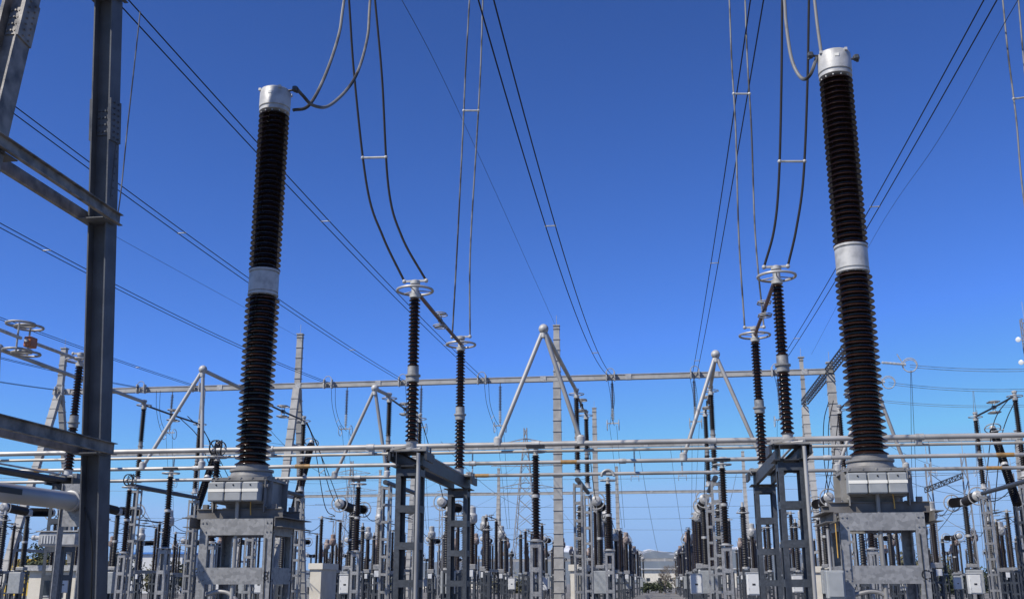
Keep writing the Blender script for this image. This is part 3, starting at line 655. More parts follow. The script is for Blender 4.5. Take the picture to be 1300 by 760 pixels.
# inclined insulators leaning back under the gantry
def inclined():
    t = thing('inclined_insulator', '', 'inclined insulator')
    ladder_mast(MB(), 0, 5.5, .4, .09, .7, .14).build('support', ZDARK, t, ang=20)
    a = Vector((0,0,5.5)); b = Vector((0,2.6,9.9)); ax = (b-a).normalized(); L = (b-a).length
    MB().sheds(.1, L*.5, 20, .24, .15, a, 14, ax).build('lower_insulator', POLY, t)
    MB().lathe([(.2,L*.5),(.2,L*.53)], a, 12, ax).build('collar', CAST, t)
    MB().sheds(L*.53, L-.1, 20, .22, .14, a, 14, ax).build('upper_insulator', POLY, t)
    MB().torus(b, .42, .03, ax, 22, 6).cyl(b-ax*.2, b+ax*.1, .16, 12).tube([b+Vector((-.4,0,0)), b, b+Vector((.4,0,0))], .02, 5).build('corona_ring', CAST, t)
    return t
ic = inclined(); IL = []
for i, (x, y) in enumerate(((-20.7,58.6),(-26.6,58.6),(18.3,58.2),(-45,58.6),(11.6,62))):
    o = ic if i == 0 else clone(ic); o.location = (x,y,0); o['group'] = 'inclined dark insulators'; IL.append(o)
number(IL, 'thick dark insulator leaning backwards on ladder support', 'below the gantry conductors', 8)

# ------------------------------------------------------------------ gantries
def ribbed_column(mb, p0, p1, w0, w1, d=.42, step=.95):
    p0, p1 = Vector(p0), Vector(p1); a, b = w0/2, w1/2
    mb.prism([(-a,-d/2),(a,-d/2),(a,d/2),(-a,d/2)], p0, p1, (1,0,0), [(-b,-d/2),(b,-d/2),(b,d/2),(-b,d/2)])
    L = (p1-p0).length; k = step
    while k < L-.2:
        q = p0.lerp(p1, k/L); w_ = w0+(w1-w0)*k/L; mb.bar(q-Vector((w_/2+.05,0,0)), q+Vector((w_/2+.05,0,0)), .05, d+.12, (0,0,1)); k += step
def gcolumn(x, Y, top, beam, label, a=4.2, front=True, rear=True, w0=.62, group=None):
    t = thing('gantry_column', label, 'gantry column', (x, Y, 0), 0, group)
    if front:
        m_ = MB(); ribbed_column(m_, (0,-a,0), (0,-.22 if a else 0,beam), w0, .62); m_.build('front_leg', CONC, t, ang=20)
    if rear:
        m_ = MB(); ribbed_column(m_, (0,a+.2,0), (0,.25,beam), w0*.9, .5); m_.build('rear_leg', CONC, t, ang=20)
    m_ = MB(); ribbed_column(m_, (0,0,beam+.003), (0,0,top), min(.6,w0*.85), min(.5,w0*.8)); m_.box(-.3,.3,-.28,.28,top+.003,top+.1); m_.build('spike', CONC, t, ang=20)
    br = MB()
    for z in (4.5, 9, 13.5):
        yy = a*(1-z/beam)
        if front and rear: br.box(-.12,.12,-yy,yy,z-.12,z+.12)
    if br.v: br.build('cross_tie', CONC, t, ang=20)
    MB().cyl((0,0,top+.1),(0,0,top+1.0),.02,5).build('lightning_rod', CAST, t)
    return t
GB = 18.9
def gbeam(x0, x1, Y, z, label, h=.46):
    t = thing('gantry_beam', label, 'gantry beam', ((x0+x1)/2, Y, z), 0)
    c = (x0+x1)/2; m_ = MB()
    m_.box(x0-c,x1-c,-.25,.25,h/2-.06,h/2).box(x0-c,x1-c,-.25,.25,-h/2,-h/2+.06).box(x0-c,x1-c,-.20,.20,-h/2+.063,h/2-.063)
    m_.build('girder', CONC, t, ang=20)
    r = MB(); k = x0-c+1.5
    while k < x1-c-1: r.box(k-.25,k+.25,-.262,.262,-h/2-.012,h/2+.012); k += 7.4
    r.build('splice_plates', CAST, t, ang=20)
gcolumn(-8.5, 90, 23.6, GB-.3, 'single tall concrete gantry column with ribbed face, left of the aisle', a=.45, rear=False, w0=.85)
gcolumn(-32, 90, 23.6, GB-.3, 'concrete A-shaped gantry column right of the left big transformer')
gcolumn(-55, 90, 23.0, GB-.3, 'leaning concrete A-shaped gantry column behind the left steel portal', a=6)
gcolumn(14.6, 90, 19.6, GB-.3, 'gantry column at the corner of first gantry, beside the right big transformer', a=1.6, w0=.5)
gcolumn(14.5, 106, 23.4, GB-.5, 'gantry column with spike and two legs, behind the corner of first gantry', a=4.4, w0=.42)
gbeam(-55.6, 14.9, 90, GB, 'long pale concrete beam of the first gantry, crossing behind the disconnectors')
gbeam(-77, 44, 137, GB, 'concrete beam of the second gantry, just behind the nearest busbar tube')
gbeam(-77, 14.9, 198, 17.9, 'thin far concrete beam of the third gantry', .5)
gbeam(-60, 17, 300, 7.9, 'low white beam across the far end of the aisle', .75)
for i, (x, Y, top, z) in enumerate(((-8.1,137,23.8,18.6),(44,137,19.8,18.6),(-32,137,23.8,18.6),(-55,137,23.8,18.6),(-7.8,198,22.6,17.6),(15.4,198,25.0,17.6),(-30,198,22.6,17.6),(-53,198,22.6,17.6))):
    gcolumn(x, Y, top, z, ['slim concrete column of the second gantry right of the ribbed column','rightmost column of the second gantry','column of the second gantry behind the left disconnector','leftmost column of the second gantry behind the steel portal','thin column of the third gantry at left of the aisle','thin leaning column of the third gantry right of the aisle','thin column of the third gantry between lattice pylon and left disconnector','leftmost thin column of the third gantry'][i], a=.5 if i in (0,4) else 3, rear=i not in (0,4,5), w0=(.85,.5,.5,.5,.7,.75,.6,.5)[i])
t = thing('lattice_beam', 'dark ladder-like lattice beam running back from corner of the first gantry', 'lattice beam', (14.5, 90, GB))
lb = MB()
for sx in (-.3,.3):
    for z in (-.2,.2): lb.bar((sx,-14,z),(sx,15.8,z),.09,.09)
for k in range(34):
    y = -14+k*.9; lb.bar((-.3,y,-.2),(.3,y,-.2),.06,.05,(0,0,1)).bar((-.3,y,.2),(.3,y,.2),.06,.05,(0,0,1))
    for sx in (-.3,.3): lb.bar((sx,y,-.2),(sx,y,.2),.05,.05)
lb.build('truss', ZDARK, t, ang=20)

# ------------------------------------------------------------------ overhead twin conductors with spacers, landing on the first gantry
def twin(name, label, cat, pa, pb, mat_, spacers=(), r=.022, group=None, sr=.02, hw=None):
    """pa, pb: two 3-D polylines"""
    o = thing(name, label, cat, tuple(pa[0]), 0, group); b = Vector(pa[0])
    for P in (pa, pb): MB().tube([Vector(p)-b for p in P], r, 7).build('cable', mat_, o)
    for s in spacers:
        i = max(0, min(len(pa)-1, int(s*(len(pa)-1)))); p, q = Vector(pa[i])-b, Vector(pb[i])-b
        MB().cyl(p,q,sr,8).sph(p,sr*1.7,8,6).sph(q,sr*1.7,8,6).build('spacer', CAST, o)
    return o
bund = [  # gantry pixel, mid pixel (x of line pair, y), spacer pixel
    ((775,474),(617,0),(697,273)), ((882,471),(926,0),(905,265)), ((985,470),(1237,0),(1120,256)),
    ((612,479),(180,8),(407,290)), ((512,482),(12,135),(220,301)), ((417,486),(0,286),(40,308)),
    ((250,489),(30,415),None), ((180,492),(8,456),None), ((76,497),(2,485),None)]
blab = ['overhead twin conductor crossing centre sky down to the beam left of the aisle','overhead twin conductor dropping steeply to the beam above the aisle','overhead twin conductor passing behind upper half of the right big transformer',
 'overhead twin conductor running from the portal top past the left disconnector ring','overhead twin conductor crossing behind the portal and the left big transformer','overhead twin conductor entering at left edge above the pantograph rings',
 'overhead twin conductor alongside the double contact rings at far left','overhead twin conductor low at left edge, second lowest','lowest overhead twin conductor at the left edge']
for (g0, mid, sp), lab in zip(bund, blab):
    A = at(g0[0], g0[1], 89.6); X = A.x; A.z = GB+.1
    Mp = atX(mid[0], mid[1], X)
    Y0 = -6.0; k = (A.z-Mp.z)/((A.y-Mp.y)*(Mp.y-Y0)); k = max(0.0004, min(k, .004))
    def pt(Y, dx): return Vector((X+dx, Y, A.z-k*(A.y-Y)*(Y-Y0)))
    n = 60; ys = [A.y+(Y0-A.y)*i/n for i in range(n+1)]
    sps = [i for i in (.12,.3,.5,.68)]
    if sp:
        yy = atX(sp[0], sp[1], X).y; s0 = (A.y-yy)/(A.y-Y0)
        sps = [s0] + [s for s in (s0-.3, s0+.3) if .05 < s < .9]
    o = twin('overhead_conductor', lab, 'conductor', [pt(y,-.19) for y in ys], [pt(y,.19) for y in ys], CABLE, sps, .021, 'overhead twin conductors landing on the first gantry', .025)
    b = Vector(o.location)
    # strain clamp hardware at the beam
    MB().torus(Vector((X,89.4,GB+.35))-b, .33, .035, (0,1,0), 18, 6).box(X-.4-b.x,X-.3-b.x,-.35,.1,-.5,.3).box(X+.3-b.x,X+.4-b.x,-.35,.1,-.5,.3).build('strain_clamp', CAST, o)
# hanging strings under the gantry beam, with jumper loops and droppers
def hang():
    t = thing('suspension_insulator', '', 'hanging insulator')
    MB().cyl((0,0,-.25),(0,0,0),.04,6).build('hook', CAST, t)
    MB().sheds(-2.45, -.25, 16, .15, .05, seg=10).build('string', GLASSI, t)
    MB().sheds(-3.45, -2.45, 7, .15, .05, seg=10).build('lower_string', DUSTY, t)
    MB().cyl((0,0,-3.7),(0,0,-3.42),.05,6).box(-.5,.5,-.04,.04,-3.8,-3.7).torus((-.5,0,-3.9),.45,.03,(1,0,0),18,5).torus((.5,0,-3.9),.45,.03,(1,0,0),18,5).build('yoke', CAST, t)
    return t
hp = hang(); HL = []; JL = []
for i, px in enumerate((635,777,881,535,441,220,988)):
    p = at(px, 488, 90); o = hp if i == 0 else clone(hp); o.location = (p.x, 90, GB-.24); o['group'] = 'insulator strings hanging from first gantry'; HL.append(o)
    bx = p.x - (1.15 if px in (635,535,441,220) else .15)
    e = Vector((p.x, 90, GB-4.1)); s0 = Vector((bx, 89.5, GB-.2))
    pa = spline([s0+Vector((-.19,0,0)), s0+Vector((.05,-.1,-1.9)), s0+Vector((.6 if px<700 and px!=777 else 0,-.1,-3.6)), e+Vector((-.3,0,-.1))])
    pb = spline([s0+Vector((.19,0,0)), s0+Vector((.35,-.1,-1.9)), s0+Vector((.8 if px<700 else .1,-.1,-3.3)), e+Vector((.1,0,-.1))])
    j = twin('jumper_loop', '', 'jumper', pa, pb, CABLE, (.6,), .02, 'jumper loops under first gantry', .02); JL.append(j)
    tgt = Vector((p.x+(.6 if px<800 else -.6), 87+4, 6.2))
    pa = [e+Vector((-.3,0,-.1)), e.lerp(tgt,.5)+Vector((-.2,0,0)), tgt+Vector((-.1,0,0))]; pb = [e+Vector((.3,0,-.1)), e.lerp(tgt,.5)+Vector((.2,0,0)), tgt+Vector((.1,0,0))]
    j = twin('dropper', '', 'dropper', pa, pb, CABLE, (), .014, 'thin droppers under first gantry'); FAR.append(j)
number(HL, 'hanging insulator string with ringed yoke', 'under the first gantry beam', 0)
number(JL, 'looped twin jumper', 'beside a hanging insulator string of the first gantry', -2)
number(FAR, 'thin twin dropper', 'falling from a hanging insulator string', -2)
# the same, smaller, on the second gantry
H2 = []
for px in (222,268,805,865,800-200,520,1075,1180,1240):
    p = at(px, 572, 137)
    o = clone(hp); o.location = (p.x, 137, GB-.24); o['group'] = 'insulator strings hanging from second gantry'; H2.append(o)
number(H2, 'far hanging insulator string', 'under the second gantry beam', 0)

# ------------------------------------------------------------------ near droppers and leads
def lead(label, P, Ys, Q=None, Ys2=None, mat_=CABLE, sp=(), r=.022, name='dropper_cable', cat='dropper', sr=.024, up_=3.2):
    def mk(pp, yy):
        n = len(pp); ys = yy if isinstance(yy, (list, tuple)) else [yy]*n
        pts = [at(x, y, Y) for (x, y), Y in zip(pp, ys)]
        if pp[0][1] <= 2: d = (pts[0]-pts[1]).normalized(); pts = [pts[0]+d*up_] + pts
        return spline(pts, 10)
    a = mk(P, Ys)
    if Q: return twin(name, label, cat, a, mk(Q, Ys2 or Ys), mat_, sp, r, None, sr)
    b = a[0]; o = MB().tube([p-b for p in a], r, 8).build(name, mat_, loc=tuple(b)); return tag(o, label, cat)
lead('black twin dropper curving down to top of the left near disconnector', [(443,0),(450,100),(466,238),(486,300),pix((-5.97,24,8.79))], 24, [(476,0),(485,100),(493,237),(510,300),pix((-5.43,24,8.79))], None, CABLE, (.55,), .03, sr=.03)
lead('black twin dropper coming straight down to top of the right near disconnector', [(993,0),(992,110),(989,225),(983,290),pix((2.60,24,8.79))], 24, [(1027,0),(1025,110),(1020,225),(1011,290),pix((3.14,24,8.79))], None, CABLE, (.58,), .03, sr=.03)
lead('pale twin dropper ending at the rear pole of the left near disconnector', [(596,0),(591,90),(587,180),(580,320),pix((-5.97,30.05,8.79))], 30.05, [(613,0),(610,90),(605,180),(597,320),pix((-5.43,30.05,8.79))], None, CABLEL, (.52,), .026, sr=.03)
lead('pale twin dropper ending at the rear pole of the right near disconnector', [(926,0),(929,80),(934,165),(938,300),pix((2.60,30.05,8.79))], 30.05, [(946,0),(949,80),(954,165),(959,300),pix((3.14,30.05,8.79))], None, CABLEL, (.5,), .026, sr=.03)
lead('pale twin dropper at the upper right corner', [(1273,0),(1280,70),(1290,150),(1297,230),(1310,330)], 30, [(1293,0),(1299,70),(1306,150),(1318,260),(1330,330)], None, CABLEL, (.55,), .026, sr=.03)
lead('grey lead looping deepest from the head of the left big transformer', [(470,0),(466,50),(450,100),(420,133),(398,134),(384,121),(376,112)], [17,16.6,16,15.4,14.9,14.6,14.45], mat_=CABLEL, r=.027, name='connection_lead', cat='lead')
lead('grey lead rising from behind the head of the left big transformer', [(437,0),(430,45),(412,98),(392,134),(372,140)], [16,15.7,15.2,14.9,14.75], mat_=CABLEL, r=.027, name='connection_lead', cat='lead')
lead('dark lead looping down beside the head of right big transformer', [(996,0),(998,30),(1005,75),(1017,99),(1028,96),(1037,73)], [16,15.6,15,14.7,14.5,14.45], mat_=CABLEL, r=.027, name='connection_lead', cat='lead')
lead('short lead rising from behind the head of right big transformer', [(1034,0),(1038,35),(1043,70)], [15.6,15.2,14.75], mat_=CABLEL, r=.025, name='connection_lead', cat='lead')
lead('thin earth wire hanging down just right of the portal leg', [(178,15),(172,70),(162,160),(152,255),(138,340)], 21, mat_=CABLEL, r=.015, name='earth_wire', cat='earth wire')
for i, (P, lab) in enumerate(((([(430,-100),(510,0),(600,180),(705,413)]), 'hair-thin shield wire from the top edge down to top of ribbed concrete column'),
                 (([(1330,-60),(1275,30),(1190,180),(1110,300),(1030,450)]), 'hair-thin shield wire down to spiked column behind the right big transformer'),
                 (([(-120,120),(0,215),(152,303),(380,428)]), 'hair-thin shield wire at left down to column right of the left big transformer'))):
    Ys = [20,28,48,90] if i == 0 else [20,26,42,68,106] if i == 1 else [24,32,48,90]
    pts = spline([at(x,y,Y) for (x,y),Y in zip(P,Ys)], 12); b = pts[0]
    tag(MB().tube([p-b for p in pts], .010, 5).build('shield_wire', CABLE, loc=tuple(b)), lab, 'shield wire')

# long cross conductors at the right: tension string, ring, lines with droppers
def crossline(px0, py0, px1, py1, Y, lab, ring=True, sag=.2, r=.02):
    a = at(px0, py0, Y); b = at(px1, py1, Y); o = thing('cross_conductor', lab, 'conductor', tuple(a))
    MB().tube([p-a for p in catenary(a, b, sag)], r, 6).tube([p-a+Vector((0,0,-.18)) for p in catenary(a, b, sag)], r, 6).build('cable', CABLEL, o)
    if ring:
        d = at(px0-36, py0-3, Y)-a
        MB().sheds(.3, d.length, 18, .13, .05, (0,0,0), 10, d).build('tension_string', DUSTY, o)
        MB().torus((0,0,0), .55, .04, (.2,1,0), 20, 6).torus((.1,.4,0), .5, .035, (.2,1,0), 20, 6).tube([(-.5,0,.1),(-.9,0,.9)], .04, 6).build('corona_ring', CAST, o)
    return o
crossline(1155,463,1330,467,85,'pale horizontal conductor with large ring, highest at the right edge')
crossline(1128,485,1330,492,95,'pale horizontal conductor with ring, second highest at the right edge', sag=.35)
crossline(1122,508,1330,512,108,'thin horizontal conductor third highest at the right edge', False, .35)
lead('twin dropper falling from the ring of the highest right conductor', [(1156,470),(1157,560),(1158,640),(1158,735)], 85, [(1157,470),(1161,560),(1164,640),(1168,735)], None, CABLE, (), .018, 'dropper')
lead('twin dropper falling from a clamp on the second highest right conductor', [(1235,496),(1238,560),(1243,640),(1250,720)], 95, [(1236,496),(1243,560),(1251,640),(1262,720)], None, CABLEL, (), .018, 'dropper')
# thin cross lines far behind, and sagging leads
k = 0
for Y, y0, y1, x0, x1 in ((150,596,590,1000,1300),(220,606,597,0,1300),(240,622,613,130,1300),(260,640,633,380,1300),(280,656,650,130,1300),(290,668,664,560,1300),(300,680,675,200,700)):
    a = at(x0-30,y0,Y); b = at(x1+30,y1,Y); o = MB().tube([p-a for p in catenary(a,b,1.2,24)], .035, 5).build('line_wire', CABLEL, loc=tuple(a))
    tag(o, '%s of the thin far wires crossing the low sky, counted from the top' % ORD[k], 'wire', 'thin far wires across the low sky'); k += 1
# flexible leads between the machines of each phase
JP = []
def flex(a, b, sag, off=.12):
    a, b = Vector(a), Vector(b); o = MB().tube([p-a for p in catenary(a, b, sag, 10)], .022, 5).build('flexible_lead', CABLE, loc=tuple(a)); o['category'] = 'lead'; o['group'] = 'sagging leads between machines'; JP.append(o)
for x in PH:
    if vis(x, 55): flex((x,53.2,9.9 if -26<x<12 else 6.1),(x,59.5,6.2),-.1 if x%2>1 else .5)
    if vis(x, 66): flex((x,64.5,6.15),(x,68.0,5.75),.35)
    if vis(x, 72): flex((x,69,5.75),(x,75,6.05),.7)
    if vis(x, 83): flex((x,79.6,6.05),(x+.8,86,5.4),.7)
number([o for o in JP], 'short sagging dark lead between two machines', 'of the yard behind the busbars', 0)
# long curved twin leads from the gantry columns down to the inclined insulators
for lab, P, Q, Y in (('curved twin lead from the A-shaped column right of left big transformer', [(383,525),(398,560),(412,640),(425,655)], [(385,530),(405,570),(418,620),(432,650)], 60),
                  ('curved twin lead between the white frame and the left big transformer', [(228,530),(250,552),(262,580),(276,618)], [(238,528),(262,552),(270,580),(283,610)], 58),
                  ('curved twin lead at right edge down to the leaning insulator', [(1284,502),(1264,530),(1256,570),(1250,640)], [(1292,503),(1278,532),(1270,565),(1262,650)], 58),
                  ('curved twin lead hanging behind the base of right big transformer', [(1052,510),(1046,535),(1046,580),(1052,625)], [(1058,508),(1052,540),(1052,585),(1046,632)], 62)):
    lead(lab, P, Y, Q, None, CABLE, (.5,), .025, 'curved_lead', 'lead')

# ------------------------------------------------------------------ left: duct and housing beside the portal
t = thing('duct_pipe', 'thick pale grey horizontal pipe with end bracket, left of the steel portal leg', 'pipe', (-9.0, 13.5, 2.9))
MB().tube([(0,-5,0),(0,-2,0),(0,1.9,.03)], .135, 24).lathe([(.135,-.08),(.16,-.07),(.16,0),(.135,.01)], (0,1.9,.03), 24, (0,1,0)).build('pipe', ALU, t)
MB().box(.128,.141,-.6,.35,-.0,.08).build('dark_plate', BLACK, t)
MB().box(-.2,.2,1.93,1.96,-.35,.3).box(-.2,-.185,1.9,2.05,-2.9,.3).box(.185,.2,1.9,2.05,-2.9,.3).build('bracket', ZLIGHT, t, ang=20)
MB().box(-.06,.06,-4,-3.9,-2.9,-.14).build('stand', ZINC, t)
p = at(78, 684, 18)
t = thing('equipment_housing', 'small pale housing with ribbed window and knobs, below the thick pipe at left', 'housing', (p.x, 18, 0))
MB().cbev(0,0,p.z,.74,.3,.25,.03).box(-.40,.40,-.18,.18,p.z+.125,p.z+.145).build('case', CAST, t)
wn = MB().box(-.30,.02,-.160,-.152,p.z-.08,p.z+.06)
wn.build('window', BOXP, t)
rb = MB()
for k in range(6): rb.box(-.28+k*.055,-.265+k*.055,-.172,-.161,p.z-.08,p.z+.06)
rb.build('ribs', WHITE, t)
MB().cyl((-.4,0,p.z+.03),(-.52,0,p.z+.03),.035,10).sph((-.53,0,p.z+.03),.05,10,6).build('knob', CAST, t)
MB().cyl((0,.05,0),(0,.05,p.z-.12),.05,10).build('post', ZDARK, t)

# ------------------------------------------------------------------ lattice pylons and mast far behind
def pylon(x, Y, H_, wb, label, arms=True, name='lattice_pylon', cat='pylon', mt=ZLIGHT, th=.22):
    t = thing(name, label, cat, (x, Y, 0)); b = MB(); n = 12 if arms else 26
    lv = [(H_*(1-(1-i/n)**1.15), max(wb*(1-i/n)**1.0, .9 if arms else wb)) for i in range(n+1)]
    for i in range(n):
        z0,w0 = lv[i]; z1,w1 = lv[i+1]; a,c = w0/2,w1/2
        C0=[(-a,-a),(a,-a),(a,a),(-a,a)]; C1=[(-c,-c),(c,-c),(c,c),(-c,c)]
        for k in range(4):
            j=(k+1)%4
            b.bar((*C0[k],z0),(*C1[k],z1),th,th); b.bar((*C0[k],z0),(*C1[j],z1),th*.6,th*.6); b.bar((*C0[j],z0),(*C1[k],z1),th*.6,th*.6); b.bar((*C1[k],z1),(*C1[j],z1),th*.6,th*.6)
    b.build('body', mt, t, smooth=False)
    if arms:
        for z, L in ((H_*.62,9),(H_*.76,11),(H_*.9,8)):
            m_ = MB()
            for s in (-1,1):
                for dy in (-.8,.8): m_.bar((0,dy,z+1.6),(s*L,0,z),th*.7,th*.7,(0,0,1)); m_.bar((0,dy,z-.2),(s*L,0,z),th*.7,th*.7,(0,0,1))
                for q in (.25,.5,.75): m_.bar((s*L*q,0,z-.1),(s*L*q,0,z+1.6*(1-q)),th*.5,th*.5)
            m_.build('cross_arm', mt, t, smooth=False)
    return t
p = at(667,543,330); pylon(p.x,330,p.z,9,'pale lattice pylon rising just left of the ribbed concrete column')
p = at(447,585,420); pylon(p.x,420,p.z,9,'faint far lattice pylon between left big transformer and left disconnector')
p = at(575,610,520); pylon(p.x,520,p.z,8,'faintest far lattice pylon behind the left near disconnector')
p = at(1300,405,150); t = pylon(p.x,150,p.z,.9,'slim communications mast with white dishes at the right edge',False,'radio_mast','mast',th=.09)
for z,y in ((p.z-3.0,0),(p.z-6.2,0)):
    MB().lathe([(.1,-.2),(.32,-.12),(.35,.05),(.2,.1)], (-1.3,-.6,z), 16, (-.6,-1,0)).tube([(-1.3,-.5,z),(-.4,0,z)], .06, 6).build('dish', WHITE, t)
MB().cyl((0,0,p.z),(0,0,p.z+2.5),.03,5).build('whip_antenna', CAST, t)

# ------------------------------------------------------------------ buildings and trees at the back
def building(name, label, px0, px1, pyt, Y, dp, wall, roof=None, rows=1, win=True, over=.4):
    a = at(px0, pyt, Y); b = at(px1, pyt, Y); h = max(1.9,(a.z+b.z)/2); w_ = b.x-a.x
    t = thing(name, label, 'building', ((a.x+b.x)/2, Y, 0)); 
    MB().box(-w_/2,w_/2,0,dp,0,h).build('wall', wall, t, smooth=False)
    MB().box(-w_/2-over,w_/2+over,-over,dp+over,h+.003,h+.35).build('roof', roof or wall, t, smooth=False)
    if win:
        n = max(1,int(w_/4))
        for r_ in range(rows):
            for k in range(n):
                x = -w_/2+w_*(k+.5)/n; z = h*(r_+.35)/rows
                f = MB().box(x-.75,x+.75,-.06,-.003,z,z+1.3).build('window', CAST, t, smooth=False)
                MB().box(x-.65,x+.65,-.075,-.062,z+.1,z+1.2).build('pane', DGLASS, f, smooth=False)
    return t
building('control_kiosk','cream kiosk between the left big transformer and left disconnector',394,408,722,62,3,CREAMW,win=False,over=.1)
building('control_kiosk','cream kiosk right of the ribbed concrete column',724,742,724,62,3,CREAMW,win=False,over=.1)
building('control_kiosk','cream kiosk behind the feet of the right near disconnector',1036,1052,726,66,3,CREAMW,win=False,over=.1)
building('control_building','white control building behind the steel portal and the housing',38,100,724,66,5,CREAMW,CAST,1,True,.3)
building('warehouse','low white warehouse with blue band at left, behind ladder masts',150,232,703,190,20,WHITE,BLUE,1,True)
building('warehouse','yellow-roofed shed at the left edge',-30,60,712,150,20,YEL,YEL,1,False)
building('warehouse','far pale hall seen at the end of the aisle',815,935,722,420,30,CREAMW,WHITE,1,True,1)
building('warehouse','far low white hall right of the right big transformer',1165,1262,735,260,20,CREAMW,WHITE,1,True,.5)
building('warehouse','far low pale hall behind central equipment',520,700,734,330,25,CREAMW,CAST,1,True,.5)

def leafy(name, label, px, py, Y, r, mt, seed, cat='tree'):
    rnd = random.Random(seed); p = at(px, py, Y); H_ = p.z
    t = thing(name, label, cat, (p.x, Y, 0), group='dark trees behind the yard')
    MB().tube([(0,0,0),(.1,0,H_*.4),(.0,.1,H_*.8)], .16*r/2, 8, .04).build('trunk', BARK, t)
    c = MB()
    cl = [(Vector((rnd.gauss(0,.42)*r, rnd.gauss(0,.42)*r, H_*rnd.uniform(.25,.93))), rnd.uniform(.18,.42)*r) for _ in range(26)]
    for cc, cr in cl:
        for _ in range(60):
            d = Vector((rnd.gauss(0,1),rnd.gauss(0,1),rnd.gauss(0,1))).normalized()*cr*rnd.uniform(.5,1.1); q = cc+d; s = rnd.uniform(.06,.16)*max(1,r/2.5)
            u = Vector((rnd.gauss(0,1),rnd.gauss(0,1),rnd.gauss(0,1))).normalized(); v = u.orthogonal().normalized()
            c.add([q-u*s-v*s*.5, q+u*s-v*s*.5, q+u*s+v*s*.5, q-u*s+v*s*.5], [(0,1,2,3)])
    c.build('crown', mt, t, smooth=False); return t
TL = [leafy('evergreen_tree','',px,py,Y,r,mt,i) for i,(px,py,Y,r,mt) in enumerate(((823,741,190,1.8,FOLI),(838,739,195,2.2,FOLI),(876,728,190,3,DRYF),(897,735,190,3,FOLI),(52,692,130,3.2,FOLI),(150,702,170,4,FOLI),(215,718,150,4,DRYF),(1175,705,170,5,DRYF),(1190,722,150,4,FOLI),(1215,730,190,5,DRYF),(1080,725,190,5,FOLI),(470,728,190,5,FOLI),(640,738,190,4,DRYF),(300,730,180,4,FOLI),(1262,728,200,5,FOLI)))]
number(TL, 'dark bushy tree', 'half hidden at the back of the yard', 5)
def bare(label, px, py, Y, seed):
    rnd = random.Random(seed); p = at(px, py, Y); t = thing('bare_tree', label, 'tree', (p.x, Y, 0), group='leafless trees at the aisle end'); tr = MB(); cr = MB()
    def grow(a, d, L, r, lvl, mb):
        b = a+d*L; mid = a.lerp(b,.5)+Vector((rnd.gauss(0,.05),rnd.gauss(0,.05),0))*L; mb.tube([a,mid,b], r, 5, r*.6)
        if lvl == 0: return
        for _ in range(3 if lvl > 2 else 4):
            nd = (d+Vector((rnd.gauss(0,.45),rnd.gauss(0,.45),rnd.gauss(.12,.25)))).normalized(); grow(a.lerp(b,rnd.uniform(.55,1)), nd, L*rnd.uniform(.6,.8), r*.6, lvl-1, cr)
    grow(Vector((0,0,0)), Vector((0,0,1)), p.z*.3, .16, 5, tr)
    tr.build('trunk', BARK, t); cr.build('crown', BARK, t, smooth=False)
bare('bare leafless tree at end of the aisle', 856, 700, 180, 2); bare('smaller bare tree right of the other leafless one', 872, 708, 185, 9); bare('low bare tree left of the leafless pair at aisle end', 843, 716, 178, 4)
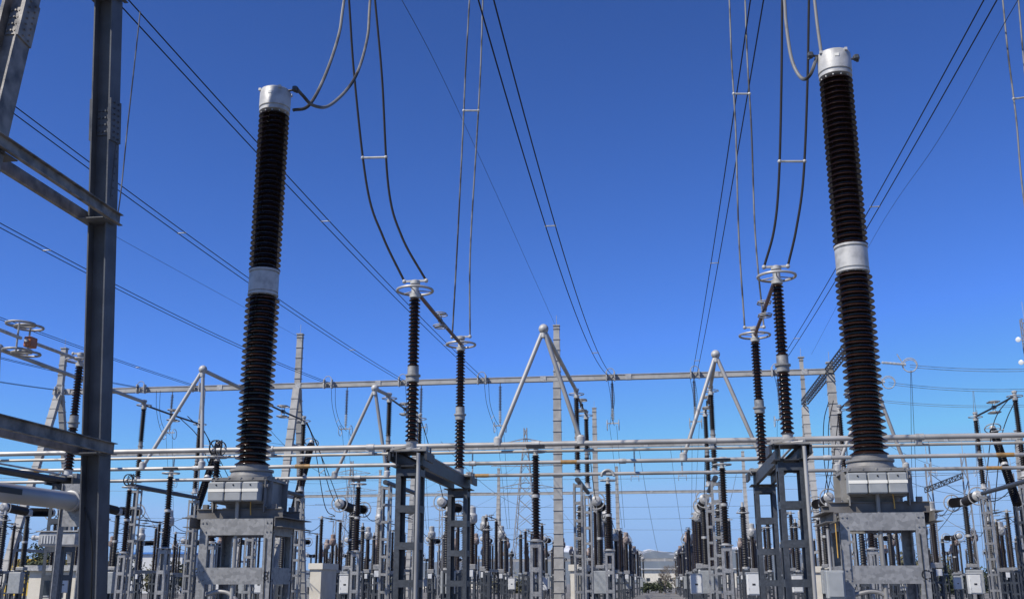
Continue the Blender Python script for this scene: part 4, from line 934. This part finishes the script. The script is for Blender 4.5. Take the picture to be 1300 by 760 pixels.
# slim lattice poles with a cross beam, far right and left, and slack wires strung from pole to pole
def lpole(px, pyt, Y, label, w_=.5):
    p = at(px, pyt, Y); t = thing('lattice_pole', label, 'pole', (p.x, Y, 0), 0, 'slim lattice poles among the equipment'); mb = MB(); a = w_/2; n = int(p.z/.9)
    for sx in (-1,1): mb.bar((sx*a,0,0),(sx*a*.6,0,p.z),.09,.09)
    for k in range(n):
        z0, z1 = p.z*k/n, p.z*(k+1)/n; q = 1 if k % 2 else -1; mb.bar((q*a*(1-.4*z0/p.z),0,z0),(-q*a*(1-.4*z1/p.z),0,z1),.05,.05,(0,1,0))
    mb.build('mast', ZLIGHT, t, smooth=False); MB().cyl((0,0,p.z),(0,0,p.z+1.2),.025,5).build('spike', CAST, t); return p
for px, py, Y, lab in ((1177,588,78,'slim lattice pole left of the pair right of the right big transformer'),(1222,575,78,'slim lattice pole holding the high end of a short cross beam'),(1252,610,88,'short lattice pole right of the cross-beam pair'),(1284,600,96,'slim lattice pole nearest the right edge'),
                       (1098,640,110,'thin lattice pole behind the frame of the right big transformer'),(258,495,84,'slim pole between the white frame leg and the left big transformer'),(24,640,100,'low lattice pole at the left edge'),(425,660,120,'low lattice pole right of the left big transformer'),(560,640,120,'low lattice pole behind the left near disconnector'),(1020,650,120,'low lattice pole left of the right big transformer')):
    lpole(px, py, Y, lab)
a, b = at(1174,622,77.6), at(1223,603,77.6); a.z = a.z; t = thing('lattice_beam', 'short dark ribbed beam between two slim poles, right of the right big transformer', 'lattice beam', tuple(a))
mb = MB(); d = b-a
for oz in (-.16,.16): mb.bar((0,0,oz), d+Vector((0,0,oz)), .08, .08, (0,1,0))
for k in range(14): p0 = d*(k/14); p1 = d*((k+1)/14); mb.bar(p0+Vector((0,0,-.16)), p0+Vector((0,0,.16)), .05, .05, (0,1,0)).bar(p0+Vector((0,0,-.16 if k%2 else .16)), p1+Vector((0,0,.16 if k%2 else -.16)), .05, .05, (0,1,0))
mb.build('truss', ZDARK, t, smooth=False)
WS = []
for x0,y0,Y0,x1,y1,Y1,sg in ((330,560,150,665,560,330,3),(345,610,140,480,598,420,2),(400,640,130,560,608,300,2),(560,560,110,700,640,200,3),(575,600,120,668,575,330,3),(668,575,330,760,700,120,2),(668,585,330,590,690,150,2),(668,600,330,460,660,200,5),
                             (1120,560,140,1300,580,180,3),(1130,600,120,1300,610,140,2),(1100,640,130,1250,628,110,2),(1180,600,79,1330,590,90,2.2),(1180,640,100,1300,650,90,2),(1150,690,120,1215,640,79,1),(100,640,90,250,650,90,1.5),(180,640,90,240,700,80,.8),
                             (330,530,100,470,600,160,3),(850,560,140,870,700,150,1),(810,560,140,835,700,160,1),(935,600,130,905,690,110,1),(1240,520,100,1262,640,90,1),(1050,600,110,1100,660,120,1.5)):
    a, b = at(x0,y0,Y0), at(x1,y1,Y1); o = MB().tube([p-a for p in catenary(a,b,sg,18)], .024, 5).build('slack_wire', CABLEL, loc=tuple(a)); tag(o, None, 'wire', 'slack wires strung among the far equipment'); WS.append(o)
number(WS, 'thin slack wire', 'strung high among the far equipment', 0)
